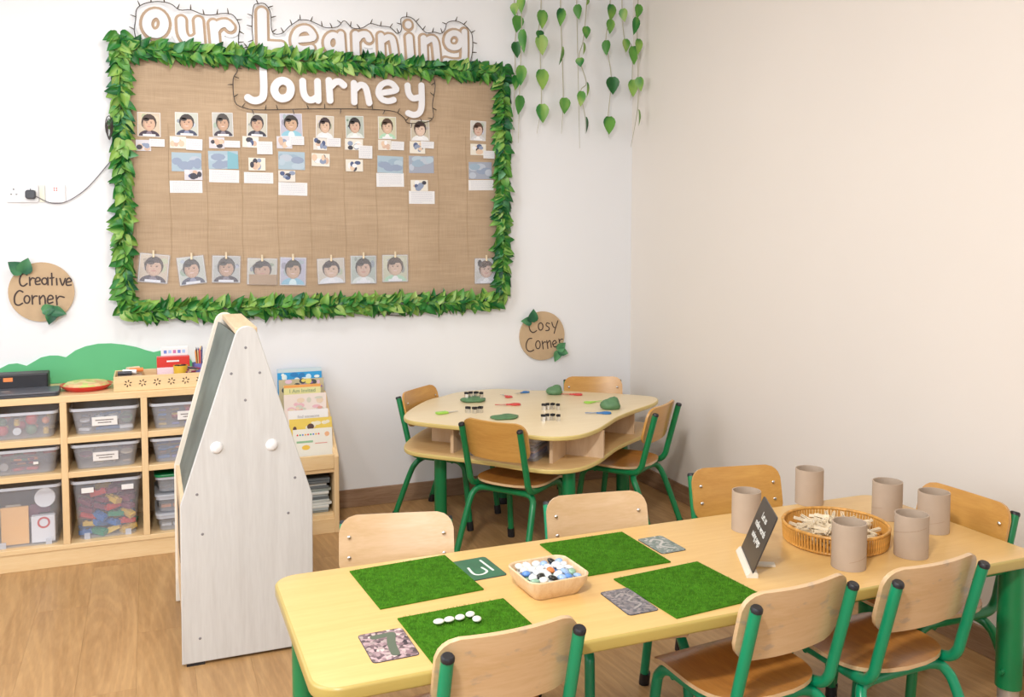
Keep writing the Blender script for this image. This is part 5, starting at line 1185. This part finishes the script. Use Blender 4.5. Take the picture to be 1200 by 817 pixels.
def carton(label, x0, x1, y0, y1, z1, deco, mt):
    c = ((x0 + x1) / 2, (y0 + y1) / 2); w_, d_ = x1 - x0, y1 - y0
    t = thing('carton', label, 'box', (c[0], c[1], ZS + .0065))
    MB().box(-w_ / 2, w_ / 2, -d_ / 2, d_ / 2, 0, z1).build('box_body', mt, t, bevel=.002)
    m = MB(); deco(m, w_, z1, -d_ / 2 - .0005); m.build('box_print', M_print, t, recalc=False); return t
def d1(m, w_, h, y):
    quad(m, -w_ / 2 + .001, w_ / 2 - .001, .002, h * .60, y, (.78, .62, .70)); quad(m, -w_ * .2, w_ * .18, h * .80, h * .86, y, (.8, .78, .78))
    for k in range(6): oval(m, -w_ * .30 + k * w_ * .11, h * .22, .006, .010, y - .0002, [(.25, .45, .75), (.75, .35, .5)][k % 2], n=8)
carton('red and pink carton standing in the wooden tray', -2.695, -2.548, -.235, -.190, .125, d1, M_red)
def d2(m, w_, h, y):
    quad(m, -w_ / 2 + .004, w_ / 2 - .004, .004, h * .95, y, (.80, .80, .80))
    for k in range(5): quad(m, -w_ * .40 + k * w_ * .17, -w_ * .40 + k * w_ * .17 + .014, h * .80, h * .80 + .016, y - .0002, [(.15, .25, .6), (.35, .55, .8), (.55, .2, .4)][k % 3])
carton('white carton with blue lettering standing behind the red carton', -2.675, -2.552, -.182, -.165, .168, d2, M_white)
def cup(label, x, y, r_, h, mt, name='pencil_cup'):
    return tag(MB().lathe([(0, 0), (r_ * .85, 0), (r_, h), (r_ - .002, h), (r_ * .85 - .002, .003), (0, .003)], n=20).build(name, mt, loc=(x, y, ZS + .0065), smooth=True), label, 'cup')
cup('violet cup of coloured pencils behind the easel top', -2.500, -.195, .036, .085, M_purple)
for k in range(16):
    cl = [((.75, .30, .06), 'orange'), ((.65, .08, .05), 'red'), ((.05, .08, .25), 'navy'), ((.75, .55, .25), 'tan'), ((.6, .25, .3), 'pink'), ((.08, .05, .04), 'black')][k % 6]
    nm = 'pencil_' + cl[1]; mt = MATS.get(nm) or plain(nm, cl[0], .4)
    a = rr.uniform(0, 2 * PI); q = rr.uniform(.004, .022); b = Vector((q * .4 * math.cos(a), q * .4 * math.sin(a), 0)); e = Vector((q * math.cos(a), q * math.sin(a), rr.uniform(.125, .155)))
    t = tag(MB().tube([b, e, e + (e - b).normalized() * .012], [.0036, .0036, .0006], 6).build('coloured_pencil', mt, loc=(-2.500, -.195, ZS + .010)), cl[1] + ' pencil standing in the violet cup', 'pencil', cl[1] + ' pencils in the violet cup')
cup('yellow cup with dark bottle tops in the wooden tray', -2.590, -.275, .034, .088, M_yel)
for k, (dx, dy) in enumerate([(-.015, 0), (.012, .008), (.004, -.014)]):
    tag(MB().lathe([(0, 0), (.012, 0), (.012, .010), (0, .012)], n=12).build('bottle_top', M_black, loc=(-2.590 + dx, -.275 + dy, ZS + .0860)), 'black bottle top resting on the yellow cup, %s' % ['left', 'back right', 'front right'][k], 'lid', 'black tops on the yellow cup')
obox('craft_box', 'low brown box under the crayon heap in the wooden tray', 'box', -2.575, -2.50, -.350, -.312, ZS + .0065, ZS + .048, M_kraft)
obox('craft_box', 'low brown box under the marker pens in the wooden tray', 'box', -2.865, -2.76, -.30, -.20, ZS + .0065, ZS + .058, M_kraft)
for k in range(14):
    mt = [M_maroon, M_laptop, M_maroon, M_kraft][k % 4]
    tag(MB().tube([(-.02, 0, 0), (.02, 0, 0), (.026, 0, 0)], [.0045, .0045, .001], 6).build('crayon', mt, loc=(-2.538 + rr.uniform(-.012, .012), -.331 + rr.uniform(-.010, .010), ZS + .053 + (k // 3) * .0085), rot=(0, rr.uniform(-.12, .12), rr.uniform(-.6, .6))), 'dark crayon in the heap in the wooden tray', 'crayon', 'dark crayons in the wooden tray')
for k, (dx, mt, nm, rz) in enumerate(((0, M_laptop, 'dark', .1), (.03, M_white, 'white', -.2), (.07, M_orange, 'orange', .25), (.05, M_cream, 'cream', .5))):
    tag(MB().tube([(-.03, 0, 0), (.03, 0, 0)], .010, 12).build('marker_pen', mt, loc=(-2.835 + dx * .7, -.265 + .018 * k, ZS + .0685 + k * .004), rot=(0, .03, rz), smooth=True), '%s marker pen lying at the left end of the wooden tray' % nm, 'pen', 'markers in the wooden tray')
# bundle of dark cable hanging beside the left garland
t = thing('bundled_cable', 'small bundle of black cable tied at the left side of the board', 'cable', (-2.880, -.06, 2.00))
for k in range(4):
    MB().tube([( .016 * math.cos(2 * PI * i / 12) * (1 - .2 * k), -.004 * k, .05 * math.sin(2 * PI * i / 12) * (1 - .1 * k) - .01 * k) for i in range(12)], .0022, 5, closed=True).build('cable_loop', M_wire, t)
# ceiling lamps
for x, y in ((-2.3, -1.15), (-3.0, -4.4), (-3.9, -2.4)):
    t = thing('ceiling_lamp', 'square white ceiling lamp panel above %s' % {-2.3: 'the easel', -3.0: 'the camera side of the room', -3.9: 'the open floor'}[x], 'lamp', (x, y, 3.0))
    MB().box(-.28, .28, -.28, .28, -.045, 0).build('housing', M_socket, t, bevel=.004)

# ---- look-alikes that share a name are told apart by their order from left to right
bpy.context.view_layer.update()
same = {}
for o in SC.objects:
    if o.parent is None and 'label' in o: same.setdefault(o['label'], []).append(o)
def across(o):
    v = cam.matrix_world.inverted() @ o.matrix_world.translation; return v.x / -v.z
for lab_, os_ in same.items():
    if 1 < len(os_) <= 31:
        for k, o in enumerate(sorted(os_, key=across)):
            sfx = {1: 'st', 2: 'nd', 3: 'rd'}.get((k + 1) % 10 if k + 1 not in (11, 12, 13) else 0, 'th')
            t_ = lab_.replace(' among many in the tall crate of toy blocks', ' in the tall crate of blocks').replace(' heaped', '')
            o['label'] = t_ + (', leftmost of its colour' if k == 0 else ', rightmost of its colour' if k == len(os_) - 1 else ', %d%s from left' % (k + 1, sfx))
